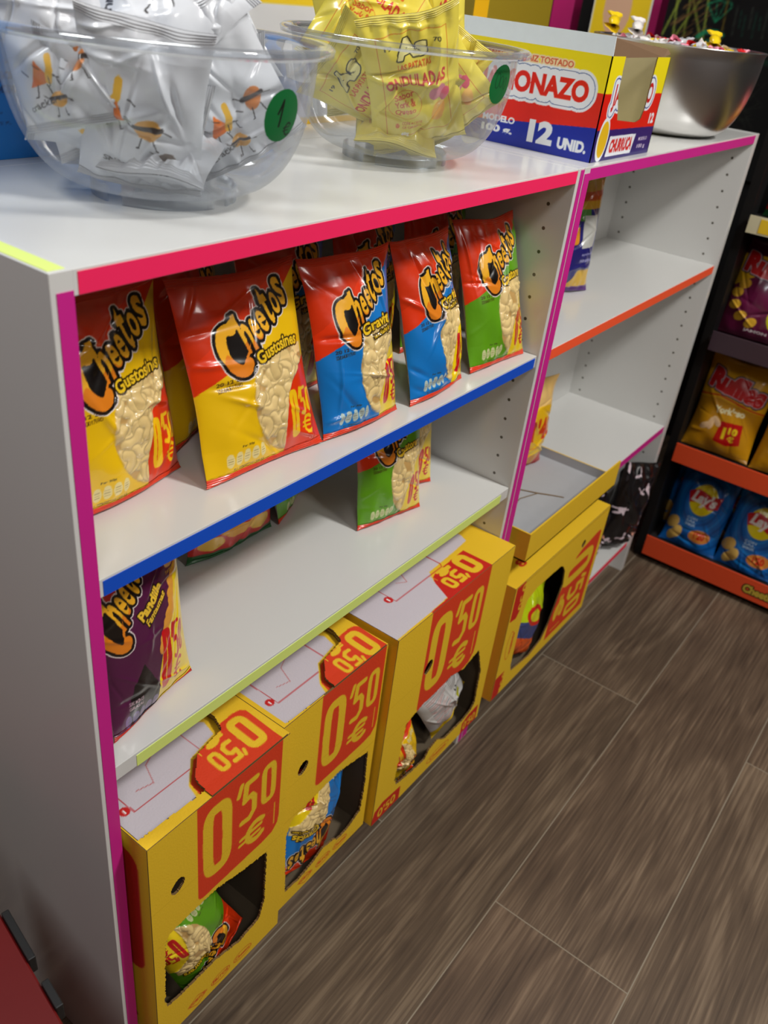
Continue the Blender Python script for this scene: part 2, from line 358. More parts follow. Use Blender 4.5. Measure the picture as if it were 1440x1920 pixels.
def tri_logo(cv, x, y, wd, ht, rot, grow=.35):
    """jagged bouncing lettering: a big hooked C then growing letters, orange in black in white"""
    c, d = math.cos(rot), math.sin(rot)
    P = lambda a, b: (x+a*c-b*d, y+a*d+b*c)
    m = np.zeros((cv.H, cv.W), bool)
    cx, cy, R = .17*wd, .26*ht, .52*ht
    pts = [P(cx+.125*wd*math.cos(t), cy+R*math.sin(t)) for t in np.linspace(1.1, 5.3, 18)]
    m |= cv.stroke(pts, .115*wd); m |= cv.poly([P(.16*wd, .84*ht), P(.34*wd, 1.02*ht), P(.30*wd, .6*ht)])
    m |= cv.poly([P(.2*wd, -.22*ht), P(.36*wd, .22*ht), P(.24*wd, .0*ht)])
    inner = cv.poly([P(cx+.10*wd*math.cos(t)+.02*wd, cy+.40*ht*math.sin(t)) for t in np.linspace(0, 6.28, 20)])
    word = 'heetos'; ws = [.145, .12, .125, .12, .135, .125]; hs = [1.0, .56, .58, 1.02, .60, .74]; dys = [.0, .12, .18, .22, .34, .42]
    xx = .285*wd
    for ch, w_, h_, dy in zip(word, ws, hs, dys):
        V, T = text_tris(ch, .025); Q = V*[(w_-.022)*wd, h_*ht]+[xx, dy*ht]; xx += w_*wd
        Q = np.stack([x+Q[:, 0]*c-Q[:, 1]*d, y+Q[:, 0]*d+Q[:, 1]*c], 1); cv.tri(m, Q[T])
    cv.fill(cv.dil(m, .0047), (238, 226, 222)); cv.fill(cv.dil(m, .0032), (20, 14, 12)); cv.fill(inner & ~m, (20, 14, 12))
    lo = (-(cv.X-x)*d+(cv.Y-y)*c)/ht
    cv.fill(m, (246, 180, 40)); cv.fill(m & (lo < .22+.06*np.sin((cv.X-x)*500)), (232, 132, 30))
    return m
def price(cv, x, y, wd, ht, rot, rgb, tail='50'):
    c, d = math.cos(rot), math.sin(rot)
    T = lambda a, b: (x+wd*a*c-ht*b*d, y+wd*a*d+ht*b*c)
    n = 14; s = wd*.17
    def ring(a0, b0, a1, b1, wdt):
        P = []; ax, bx = (a0+a1)/2, (b0+b1)/2
        for t in np.linspace(0, 2*math.pi, 28, endpoint=False):
            ca, sa = math.cos(t), math.sin(t)
            P.append(T(ax+(a1-a0)/2*(abs(ca)**.5)*np.sign(ca), bx+(b1-b0)/2*(abs(sa)**.32)*np.sign(sa)))
        return cv.stroke(P, wdt, rgb, close=True)
    if tail == '50':
        ring(.1, .06, .3, .92, s); cv.stroke([T(.5, .97), T(.46, .78)], s*.5, rgb)
        w2 = s*.62
        cv.stroke([T(.76, .95), T(.58, .95), T(.56, .7), T(.68, .72), T(.74, .64), T(.74, .5), T(.64, .43), T(.54, .46)], w2, rgb)
        ring(.86, .48, 1., .9, w2*.9)
    else:
        cv.stroke([T(.1, .84), T(.2, .95), T(.2, .05)], s, rgb); cv.stroke([T(.42, .97), T(.39, .82)], s*.5, rgb)
        V, TT = text_tris(tail, .06); Q = V*[.5, .55]+[.5, .42]; Q = np.array([T(a, b_) for a, b_ in Q]); cv.fill(cv.tri(np.zeros((cv.H, cv.W), bool), Q[TT]), rgb)
    w3 = s*.5
    P = [T(.78+.16*math.cos(t), .2+.17*math.sin(t)) for t in np.linspace(.9, 5.4, 10)]
    cv.stroke(P, w3*1.2, rgb); cv.stroke([T(.54, .24), T(.84, .25)], w3*.7, rgb); cv.stroke([T(.53, .15), T(.82, .16)], w3*.7, rgb)
def ovals(cv, x, y, n, rot, col=(235, 225, 190), s=1.):
    for k in range(n):
        cx = x+k*.0105*s*math.cos(rot); cy = y+k*.0105*s*math.sin(rot)
        cv.ell(cx, cy, .0047*s, .0072*s, col, rot, .75); cv.ell(cx, cy, .0039*s, .0062*s, None, rot)
        for j in (-1, 0, 1): cv.stroke([(cx-.0025*s, cy+j*.0028*s), (cx+.0025*s, cy+j*.0028*s)], .0007, (120, 100, 60), .7)
W_, H_ = .155, .205
def corn_art(lower, name, sub=None, pricebg=RED, pricefg=(248, 196, 20), seed=1, top=RED, nm_rgb=(250, 205, 40), window=True, date=True):
    cv = Canvas(0, W_, 0, H_, .00085, lower)
    cv.poly([(0, .092), (.045, .112), (.1, .15), (W_, .196), (W_, H_), (0, H_)], top)
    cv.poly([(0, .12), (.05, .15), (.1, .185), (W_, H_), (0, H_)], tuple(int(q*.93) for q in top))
    if window:
        X, Y = cv.X, cv.Y
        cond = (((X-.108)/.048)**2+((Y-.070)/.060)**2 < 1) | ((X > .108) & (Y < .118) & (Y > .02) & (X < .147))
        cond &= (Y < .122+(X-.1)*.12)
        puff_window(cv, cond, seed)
    X, Y = cv.X, cv.Y
    pm = (((X-.166)/.068)**2+((Y-.02)/.084)**2 < 1); cv.fill(pm, pricebg); cv.h[pm] = 0
    price(cv, .107, .020, .038, .054, -.05, pricefg)
    tri_logo(cv, .037, .112, .106, .043, .30)
    cv.h[cv.Y > .108] = 0
    cv.text(name, .076, .111, .064, .0135, .14, nm_rgb, .03, arc=.14, out=(40, 26, 8), ow=.0017)
    if sub: cv.text(sub, .092, .104, .05, .006, .12, nm_rgb, .03, arc=.12, out=(40, 26, 8), ow=.0016)
    if date: cv.text('20 12 26', .022, .096, .028, .0042, .08, (60, 30, 10), .02); cv.text('320040017590', .022, .0905, .028, .0035, .08, (60, 30, 10), .01)
    ovals(cv, .026, .02, 5, .02); cv.text('Por 30g', .04, .03, .016, .003, 0, (60, 50, 30)); cv.text('Por 100g 2277 kJ / 546 kcal', .03, .0085, .04, .0026, 0, (70, 50, 30), .01)
    cv.poly([(0, 0), (W_, 0), (W_, .0075), (0, .0075)], top)
    return cv
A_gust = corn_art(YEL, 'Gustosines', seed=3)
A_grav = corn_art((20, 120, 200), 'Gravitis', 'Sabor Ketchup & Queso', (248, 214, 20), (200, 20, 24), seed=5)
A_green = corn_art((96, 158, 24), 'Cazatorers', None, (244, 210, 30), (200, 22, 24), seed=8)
def pandilla():
    cv = Canvas(0, W_, 0, H_, .00085, (84, 26, 66))
    cv.poly([(0, .12), (.03, .145), (.07, .19), (.1, H_), (0, H_)], (190, 26, 18))
    X, Y = cv.X, cv.Y
    rg = random.Random(4)
    for k in range(10):
        t = k/9; cv.ell(.09+.05*t, .085+.075*t, .012, .008, (232, 160, 60), rg.uniform(0, 3), bump=.001)
    cv.poly([(.075, 0), (.078, .05), (.088, .088), (.118, .115), (.13, .15), (W_, .175), (W_, 0)], (248, 214, 26))
    cv.poly([(.02, 0), (.03, .06), (.05, .08), (.075, .04), (.078, 0)], (24, 18, 20))
    price(cv, .079, .022, .05, .085, -.1, (206, 20, 26))
    tri_logo(cv, .006, .118, .1, .058, .5)
    cv.text('Pandilla', .06, .128, .052, .014, .5, (245, 200, 60), .05, out=(30, 18, 10), ow=.0018); cv.text('Fantasmas', .068, .12, .045, .009, .5, (245, 200, 60), .04, out=(30, 18, 10), ow=.0015)
    cv.ell(.128, .172, .01, .006, (240, 190, 120)); cv.text('Fantasmas', .118, .16, .022, .004, .1, (240, 200, 60))
    for j, t in enumerate(('50% MENOS', 'GRASAS')): cv.text(t, .024, .034-j*.007, .022, .005, 0, (220, 190, 200), .02)
    ovals(cv, .022, .014, 5, .05, (150, 130, 190), 1.15)
    cv.poly([(0, 0), (W_, 0), (W_, .006), (0, .006)], (190, 40, 20))
    return cv
A_pand = pandilla()
def generic(bg, fn, w=W_, h=H_, res=.0012):
    cv = Canvas(0, w, 0, h, res, bg); fn(cv); return cv
def f_ruff(cv, bg2=(200, 150, 30), purple=False):
    if purple:
        cv.poly([(0, .1), (.05, .13), (W_, .14), (W_, H_), (0, H_)], (226, 180, 30)); cv.poly([(0, .17), (W_, .18), (W_, H_), (0, H_)], (90, 16, 50))
        cv.ell(.09, .095, .06, .045, (104, 22, 66)); cv.ell(.13, .055, .03, .03, (225, 225, 20))
        for a, b_ in ((.02, .09), (.025, .065), (.045, .045), (.07, .035), (.03, .11)): cv.ell(a, b_, .014, .01, (225, 175, 50), a*9, bump=.001)
        cv.text('A', .122, .045, .016, .02, 0, (190, 20, 30), .05)
        cv.text('JAMON', .06, .015, .05, .008, 0, (240, 230, 230), .04)
    else:
        cv.poly([(0, .11), (.05, .118), (W_, .105), (W_, 0), (0, 0)], (206, 146, 18)); cv.stroke([(0, .115), (.05, .124), (.1, .116), (W_, .108)], .003, (210, 60, 20))
        cv.text('York\'eso', .05, .088, .07, .016, .06, (244, 236, 190), .05)
        cv.poly([(.07, .03), (.075, .075), (.125, .078), (.13, .035), (.1, .025)], (196, 20, 20))
        cv.text('1', .085, .038, .007, .026, 0, (250, 220, 30), .06); cv.text('10', .098, .052, .02, .015, 0, (250, 220, 30), .06); cv.text('€', .1, .036, .015, .013, 0, (250, 220, 30), .05)
        for k in range(3): cv.ell(.04+.012*k, .055+.008*k, .014, .007, (240, 200, 150), .5+k, bump=.001)
    m = cv.text('Ruffles', .012, .135, .132, .046, -.14, (206, 28, 32), .07, out=(225, 205, 210), ow=.002, out2=(60, 30, 60), ow2=.002)
A_ruf = generic((232, 176, 22), f_ruff); A_rufp = generic((100, 20, 60), lambda c: f_ruff(c, purple=True))
def f_lays(cv):
    X, Y = cv.X, cv.Y
    for k in range(6):
        r = .035+k*.014; q = np.hypot(X-.08, (Y-.125)*.85); cv.fill((abs(q-r) < .003), (10, 84, 160) if k % 2 else (20, 124, 205))
    cv.ell(.08, .13, .037, .039, (244, 224, 20)); cv.poly([(.035, .14), (.06, .152), (.1, .142), (.128, .148), (.124, .118), (.1, .112), (.07, .122), (.045, .115)], (206, 22, 34))
    cv.text("Lay's", .046, .113, .07, .036, -.06, (250, 246, 240), .05, shear=.2)
    for j, t in enumerate(('CON', 'SAL', 'SABOR')): cv.text(t, .055, .078-j*.008, .03, .006, 0, (200, 225, 245), .03)
    for a, b_, r in ((.02, .055, .02), (.04, .035, .018), (.03, .025, .017)): cv.ell(a, b_, r, r*.75, (226, 186, 96), a*30, bump=.0015)
    cv.ell(.105, .042, .03, .017, (224, 140, 60), .1); cv.text("1'20", .09, .034, .03, .018, .05, (206, 40, 20), .05)
A_lays = generic((16, 104, 186), f_lays)
def f_140(cv):
    cv.poly([(0, 0), (W_, 0), (W_, .075), (0, .06)], (206, 24, 18)); cv.ell(.1, .1, .09, .05, (240, 190, 26)); cv.ell(.07, .03, .05, .03, (235, 160, 40))
    cv.poly([(0, .06), (W_, .05), (W_, .035), (0, .045)], (240, 200, 60)); cv.text("1'40", .06, .075, .085, .05, 0, (214, 60, 20), .05)
A_140 = generic((238, 196, 120), f_140)
def f_purp(cv):
    cv.poly([(0, .15), (W_, .15), (W_, H_), (0, H_)], (200, 150, 40)); cv.poly([(0, .165), (W_, .165), (W_, .18), (0, .18)], (190, 80, 30))
    cv.poly([(.05, .13), (.1, .13), (.1, .15), (.05, .15)], (90, 140, 70)); cv.poly([(.02, .09), (.07, .09), (.07, .12), (.02, .12)], (230, 150, 40))
    cv.poly([(.08, .085), (.13, .085), (.13, .14), (.08, .14)], (196, 196, 190)); cv.text('ingredientes', .085, .07, .05, .006, 0, (180, 180, 220)); cv.text('maiz aceite sal', .085, .06, .05, .005, 0, (180, 180, 220))
    cv.poly([(0, 0), (W_, 0), (W_, .045), (.09, .045), (.07, .02), (0, .05)], (214, 170, 50)); cv.poly([(0, 0), (W_, 0), (W_, .012), (0, .012)], (90, 30, 130))
A_purp = generic((36, 34, 110), f_purp)
def f_backw(cv):
    rg = random.Random(2)
    for k in range(20): cv.stroke([(.02, .03+k*.0065), (.02+rg.uniform(.04, .07), .03+k*.0065)], .0018, (196, 120, 120) if k % 3 else (120, 120, 130))
    for k in range(9): cv.poly([(.095, .1+k*.006), (.14, .1+k*.006), (.14, .1+k*.006+rg.uniform(.0015, .004)), (.095, .1+k*.006+.001)], (40, 40, 40))
    cv.ell(.11, .08, .007, .007, (40, 40, 40)); cv.ell(.11, .08, .004, .004, (210, 210, 205)); cv.poly([(.1, .055), (.12, .055), (.12, .068), (.1, .068)], (190, 190, 20))
    cv.poly([(0, .16), (W_, .17), (W_, H_), (0, H_)], (196, 34, 24)); cv.poly([(0, 0), (W_, 0), (W_, .022), (0, .03)], (230, 190, 30))
A_backw = generic((214, 212, 208), f_backw)
def nutty(cv, x, y, s, kind, rot=0):
    c = ((214, 130, 60), (236, 176, 84), (232, 120, 40), (90, 66, 46), (244, 190, 60))[kind]
    if kind == 2: cv.poly([(x-s, y-s*.8), (x+s, y-s*.5), (x+.1*s, y+s)], c)
    elif kind == 4: cv.stroke([(x-s*.5, y-s), (x+s*.1, y), (x+s*.2, y+s)], s*.7, c)
    else: cv.ell(x, y, s, s*.72, c, rot, bump=.0006)
    if kind in (0, 1): cv.stroke([(x-s*.95, y+s*.12), (x+s*.95, y+s*.12)], s*.34, (50, 40, 36))
    for q in (-.4, .4): cv.stroke([(x+q*s, y-s*.7), (x+q*s*1.5, y-s*1.5), (x+q*s*2, y-s*1.5)], s*.09, (40, 36, 34))
    cv.stroke([(x-s, y), (x-s*1.6, y+s*.5)], s*.09, (40, 36, 34)); cv.stroke([(x+s, y), (x+s*1.6, y-s*.3)], s*.09, (40, 36, 34))
def white_art(v):
    cv = Canvas(0, .13, 0, .17, .0009, (222, 225, 230))
    if v == 0:
        nutty(cv, .04, .1, .013, 4, 0); nutty(cv, .04, .085, .011, 2); nutty(cv, .075, .075, .015, 1); nutty(cv, .095, .045, .011, 3, .6); cv.text('SNACKS BOYS', .028, .03, .07, .007, -.1, (60, 60, 62), .04)
    elif v == 1:
        nutty(cv, .06, .115, .017, 0, .4); nutty(cv, .095, .06, .009, 0, 1.2); cv.text('NUT-MAN', .03, .075, .05, .008, -.9, (60, 60, 62), .04); cv.text('snack', .07, .15, .03, .01, .2, (230, 190, 150), .02)
    elif v == 2:
        nutty(cv, .045, .055, .014, 2); nutty(cv, .06, .06, .011, 4); nutty(cv, .095, .065, .013, 0, .9); nutty(cv, .06, .03, .011, 1); cv.text('crackers', .02, .02, .045, .007, .2, (90, 90, 92), .02)
    else:
        cv.poly([(.02, .06), (.11, .06), (.11, .15), (.02, .15)], (216, 218, 220)); rg = random.Random(7)
        for k in range(16): cv.poly([(.07+k*.0025, .1), (.07+k*.0025, .135), (.07+k*.0025+rg.uniform(.0006, .0018), .135), (.07+k*.0025+.001, .1)], (40, 40, 42))
        for k in range(9): cv.stroke([(.025, .14-k*.006), (.06, .14-k*.006)], .001, (150, 150, 155))
        cv.text('8 436034 022250', .07, .094, .038, .004, 0, (40, 40, 40))
    cv.poly([(0, 0), (.13, 0), (.13, .008), (0, .008)], (196, 198, 202)); cv.poly([(0, .162), (.13, .162), (.13, .17), (0, .17)], (196, 198, 202))
    return cv
A_nut = [white_art(v) for v in range(4)]
def yellow_art(v):
    cv = Canvas(0, .14, 0, .19, .0009, (232, 214, 84))
    cv.stroke([(.02, .03), (.02, .165), (.07, .172), (.12, .165), (.12, .03), (.02, .03)], .0009, (214, 110, 40))
    if v < 2:
        cv.text('As', .045, .135, .045, .028, 0, (236, 226, 150), .05, out=(60, 56, 40), ow=.0016); cv.text('19', .03, .15, .01, .006, 0, (60, 56, 40)); cv.text('70', .1, .15, .01, .006, 0, (60, 56, 40))
        cv.text('LAS PATATAS', .045, .122, .05, .008, 0, (220, 90, 30), .03)
        cv.text('ONDULADAS', .026, .1, .088, .015, 0, (206, 62, 62), .03, arc=.35)
        cv.ell(.05, .075, .025, .02, (222, 130, 50)); cv.ell(.05, .075, .0242, .0192, (232, 214, 84))
        for j, t in enumerate(('Sabor', 'York &', 'Queso')): cv.text(t, .035, .082-j*.011, .03, .009, .12, (214, 84, 50), .02)
        cv.ell(.036, .045, .003, .003, (224, 120, 50)); cv.text('CON ACEITE', .043, .045, .03, .004, 0, (214, 110, 60)); cv.text('DE GIRASOL', .043, .039, .03, .004, 0, (214, 110, 60)); cv.text('40g', .04, .028, .012, .006, 0, (240, 240, 240), .03)
        cv.ell(.1, .085, .014, .01, (222, 130, 150), .5, bump=.001); cv.ell(.112, .078, .01, .008, (214, 90, 110), 1.2, bump=.001); cv.ell(.1, .055, .016, .01, (240, 186, 96), 1, bump=.001)
    else:
        for k in range(11): cv.stroke([(.03, .15-k*.008), (.1, .15-k*.008)], .0016, (190, 176, 90))
    cv.poly([(0, 0), (.14, 0), (.14, .008), (0, .008)], (216, 200, 90)); cv.poly([(0, .182), (.14, .182), (.14, .19), (0, .19)], (216, 200, 90))
    return cv
A_yel = [yellow_art(v) for v in range(3)]
_bagmesh = {}
def bag_meshes(key, cv, T, seed, w=None, h=None, back=(206, 204, 200), lump=1.):
    """pillow shaped bag: body (front + back film) and the two crimped seals"""
    if key in _bagmesh: return _bagmesh[key]
    w = w or (cv.x1-cv.x0); h = h or (cv.y1-cv.y0)
    rg = np.random.RandomState(seed); c, a, hh = cv.down()
    cr = []
    for _ in range(13):
        th = rg.uniform(0, math.pi); cr.append((rg.uniform(-.5, .5)*w, rg.uniform(.05, .95)*h, math.cos(th), math.sin(th), rg.uniform(.0012, .0032)*rg.choice([-1, 1]), rg.uniform(.002, .0045), rg.uniform(.018, .05)))
    k1, p1, k2, p2, tw = rg.uniform(2, 4), rg.uniform(0, 6), rg.uniform(3, 6), rg.uniform(0, 6), rg.uniform(-.004, .004)
    def surf(U, V, side, hgt=0):
        s = 2*U-1; v = np.clip(V, 0, 1)
        env = (np.sin(np.pi*np.clip(v, 0, 1)**.82)).clip(0)**.6
        hw = w/2*(1-.085*env+.012*np.sin(9*v+p1)*env); x = s*hw
        c_ = (1-abs(s)**2.6).clip(0)**.8
        y = side*T/2*env*c_
        seal = np.exp(-v/.13)+np.exp(-(1-v)/.13)
        y = y+side*.0026*lump*np.cos(np.pi*s*k2+p2)*seal*c_*np.minimum(1, np.minimum(v, 1-v)*12)
        for (cx, cy, ca, sa, am, sg, L) in cr:
            X = x-cx; Y = v*h-cy; d = X*sa-Y*ca; r2 = X*X+Y*Y
            y = y+side*am*lump*np.exp(-(d/sg)**2-r2/(L*L))*np.minimum(1, env*1.6)*np.minimum(1, c_*2)
        y = y+side*.0022*lump*np.sin(x*90+p1+v*5)*np.sin(v*14+p2)*env*c_
        y = y+side*hgt*np.minimum(1, c_*3)
        bend = .0035*np.sin(s*k1+p1)*(1-np.minimum(v*6, 1))+.004*np.sin(s*k2*.5+p2)*(1-np.minimum((1-v)*6, 1))+tw*s*(v-.5)
        z = V*h+.0
        z = z-.0055*(1-s*s+.3*np.sin(s*3+p1)*(1-s*s))*(1-np.minimum((1-v)*3.5, 1))
        return x, y+bend, z
    sh = .0085/h
    nu, nv = int(cv.nx*.97), int(cv.ny*.97)
    V = []; F = []; C = []
    U_, V_ = np.meshgrid(np.linspace(0, 1, nu), np.linspace(sh, 1-sh, nv)); g = cv.sample(U_, V_, hh)
    if cv.h.max() > 0:
        for _ in range(2): g = (g+np.roll(g, 1, 0)+np.roll(g, -1, 0)+np.roll(g, 1, 1)+np.roll(g, -1, 1))/5
    x, y, z = surf(U_, V_, -1, g); V.append(np.stack([x, y, z], -1).reshape(-1, 3)); C.append(cv.sample(U_, V_, c).reshape(-1, 3))
    i = np.arange(nu*nv).reshape(nv, nu); F.append(np.stack([i[:-1, :-1], i[:-1, 1:], i[1:, 1:], i[1:, :-1]], -1).reshape(-1, 4))
    mu, mv = 60, 80; n0 = nu*nv
    U_, V_ = np.meshgrid(np.linspace(0, 1, mu), np.linspace(sh, 1-sh, mv)); x, y, z = surf(U_, V_, 1)
    V.append(np.stack([x, y, z], -1).reshape(-1, 3)); bc_ = np.empty((mu*mv, 3)); bc_[:] = np.array(back)/255.; C.append(bc_)
    i = np.arange(mu*mv).reshape(mv, mu)+n0; F.append(np.stack([i[:-1, :-1], i[1:, :-1], i[1:, 1:], i[:-1, 1:]], -1).reshape(-1, 4))
    def mk(nm, V, F, C):
        me = bpy.data.meshes.new(nm); V = np.concatenate(V); me.from_pydata(V.tolist(), [], np.concatenate(F).tolist()); me.materials.append(M_film)
        me.polygons.foreach_set('use_smooth', np.ones(len(me.polygons), bool)); setcol(me, np.concatenate(C)); me.update(); return me
    out = [mk('bag_body', V, F, C)]
    for nm, v0, v1 in (('bottom_seal', -.001, sh), ('top_seal', 1-sh, 1.001)):
        VV, FF, CC = [], [], []; n0 = 0
        for side in (-1, 1):
            U_, V_ = np.meshgrid(np.linspace(0, 1, 70), np.linspace(v0, v1, 22)); x, y, z = surf(U_, V_.clip(0, 1), side)
            s_ = 2*U_-1; z = V_*h-.0055*(1-s_*s_+.3*np.sin(s_*3+p1)*(1-s_*s_))*(v0 > .5)
            y = y+.00045*np.sin(V_*h/.0011*math.pi)+side*.0003
            z = z+.0009*(np.abs(((U_*w/.003) % 1)-.5)-.25)*((V_ <= v0+1e-9) | (V_ >= v1-1e-9))
            VV.append(np.stack([x, y, z], -1).reshape(-1, 3)); i = np.arange(70*22).reshape(22, 70)+n0; n0 += 70*22
            f = np.stack([i[:-1, :-1], i[:-1, 1:], i[1:, 1:], i[1:, :-1]], -1).reshape(-1, 4); FF.append(f if side < 0 else f[:, ::-1])
            CC.append(cv.sample(U_, V_.clip(0, .999), c).reshape(-1, 3))
        out.append(mk(nm, VV, FF, CC))
    _bagmesh[key] = out
    return out
def bag(key, cv, loc, label, cat='snack bag', yaw=0, lean=0, roll=0, T=.045, seed=1, group=None, sx=1, sz=1, back=(206, 204, 200), name='snack_bag', base=False, lump=1., R=None):
    ms = bag_meshes(key, cv, T, seed, back=back, lump=lump)
    r = thing(name, label, cat, loc, 0, group)
    Mx = Matrix.Rotation(yaw, 4, 'Z') @ Matrix.Rotation(-lean, 4, 'X') @ Matrix.Rotation(roll, 4, 'Y') if R is None else R
    r.rotation_mode = 'QUATERNION'; r.rotation_quaternion = Mx.to_quaternion(); r.scale = (sx, 1, sz)
    for nm, me in zip(('bag_body', 'bottom_seal', 'top_seal'), ms):
        o = bpy.data.objects.new(nm, me); COL.objects.link(o); o.parent = r
    return r
D = math.radians
def on(z): return z+.002
Z1, Z2 = .8044, .581
def standbag(key, cv, bl, yaw, lean, z, label, seed, T=.045, sx=1, sz=1, **k):
    hw = (cv.x1-cv.x0)/2*sx
    x = bl[0]+hw*math.cos(D(yaw)); y = bl[1]+hw*math.sin(D(yaw))
    return bag(key, cv, (x, y, z+.0015), label, yaw=D(yaw), lean=D(lean), seed=seed, T=T, sx=sx, sz=sz, **k)
G1 = 'corn snack bags on the blue taped shelf'
standbag('gust1', A_gust, (.040, .082), 5, 10, Z1, 'yellow and red corn puff bag half hidden by the magenta upright', 21, group=G1, sz=.96)
standbag('gust2', A_gust, (.181, .049), -3.3, 17, Z1, 'big yellow and red corn puff bag front and centre on the blue shelf', 33, sx=1.04, T=.04, group=G1, sz=.97)
standbag('grav1', A_grav, (.343, .038), -4, 15, Z1, 'blue and red corn puff bag right beside the big yellow one', 45, sx=.87, group=G1, sz=.95, lump=1.3)
standbag('grav2', A_grav, (.494, .024), 2, 17, Z1, 'second blue and red bag, standing between a blue and a green bag', 52, sx=.84, group=G1, sz=.95, lump=1.5)
standbag('green1', A_green, (.642, .034), -6.6, 18, Z1, 'green and red corn snack bag rightmost on the blue shelf', 64, sx=.86, group=G1, sz=.965)
for i, (key, cv, x, y, yaw, lean, lab) in enumerate((
        ('gust1', A_gust, .1, .155, 6, 12, 'yellow bag standing behind the gap left of the big yellow and red bag'),
        ('gust3', A_gust, .205, .125, 22, 6, 'yellow bag turned sideways just behind the big yellow and red bag'),
        ('grav1', A_grav, .33, .15, -4, 6, 'blue bag behind the blue bag next to the big yellow one'),
        ('grav2', A_grav, .49, .145, 3, 6, 'blue bag behind the second blue bag, its red top showing'),
        ('green1', A_green, .625, .14, -4, 5, 'green bag behind the rightmost green bag'))):
    standbag(key, cv, (x, y), yaw, lean, Z1, lab, 71+i, sx=.9, group=G1, sz=.99 if i != 1 else .95)
# lower shelf
standbag('green1', A_green, (.510, .098), -14, 10, Z2, 'green corn snack bag alone near the middle of the lime shelf', 64, sx=.8, sz=.92)
standbag('green1', A_green, (.592, .15), -24, 8, Z2, 'green snack bag tucked behind the lone green one on the lime shelf', 64, sx=.8, sz=.92)
standbag('green1', A_green, (.44, .185), 24, 5, Z2, 'green bag at the back under the blue shelf, only its foot showing', 64, sx=.8, sz=.92)
standbag('pand', A_pand, (.0385, .03), 10, 5, Z2, 'purple and yellow bag at the left of the lime shelf', 17, sx=.80, sz=.92, T=.034, lump=.6)
standbag('gust1', A_gust, (.1, .12), 20, 2, Z2, 'yellow and red bag standing behind the purple and yellow bag', 21, sx=.86, sz=.92)
A_mix = generic((206, 24, 18), lambda c: (c.poly([(0, 0), (W_, 0), (W_, .014), (0, .014)], (20, 96, 40)), c.ell(.08, .09, .06, .06, (240, 170, 40)), c.text("0'50", .04, .05, .09, .05, 0, (206, 24, 18), .06), c.ell(.03, .03, .02, .012, (240, 190, 60)), c.ell(.12, .035, .02, .012, (240, 190, 60))))
standbag('mix', A_mix, (.285, .195), -4, 3, Z2, 'red bag with a green bottom seal at the back of the lime shelf', 9, sx=.95, sz=.9, T=.05)
# right bookcase
standbag('purp', A_purp, (1.052, .150), -24, 3, .8027, 'dark blue and purple shiny bag on the orange taped shelf', 14, T=.06, sx=.75, sz=.97, back=(60, 30, 110))
standbag('b140', A_140, (1.07, .165), -14, 0, .4235, "red and yellow bag marked 1'40 beside the grey card tray", 15, T=.06, sx=.85, sz=.95)

# ================================================================ CARTONS ON THE BOTTOM SHELVES
CY, CR, CW = (242, 198, 38), (226, 62, 24), (210, 203, 211)
def tag_art(cv, T, yel=CY):
    """0'50 euro price in unit coordinates; T maps (a,b) to canvas"""
    o = np.array(T(0, 0)); ex = np.array(T(1, 0))-o; ey = np.array(T(0, 1))-o
    U = np.linalg.norm(ex)
    def ring(a0, b0, a1, b1, wd):
        P = []; ax, bx = (a0+a1)/2, (b0+b1)/2
        for t in np.linspace(0, 2*math.pi, 40, endpoint=False):
            ca, sa = math.cos(t), math.sin(t); P.append(T(ax+(a1-a0)/2*(abs(ca)**.55)*np.sign(ca), bx+(b1-b0)/2*(abs(sa)**.38)*np.sign(sa)))
        cv.stroke(P, wd, yel, close=True)
    t = U*.115
    ring(.115, .2, .335, .84, t); cv.stroke([T(.5, .86), T(.465, .76)], t*.45, yel)
    t2 = U*.066
    cv.stroke([T(.68, .83), T(.56, .83), T(.54, .66), T(.62, .68), T(.66, .63), T(.66, .5), T(.6, .44), T(.51, .45)], t2, yel)
    ring(.775, .47, .9, .83, t2)
    P = [T(.7+.115*math.cos(q), .235+.1*math.sin(q)) for q in np.linspace(.85, 5.4, 14)]
    cv.stroke(P, t2, yel); cv.stroke([T(.5, .262), T(.76, .262)], t2*.6, yel); cv.stroke([T(.49, .205), T(.74, .205)], t2*.6, yel)
    cv.stroke([T(.93, .12), T(.93, .36)], t2*.2, yel)
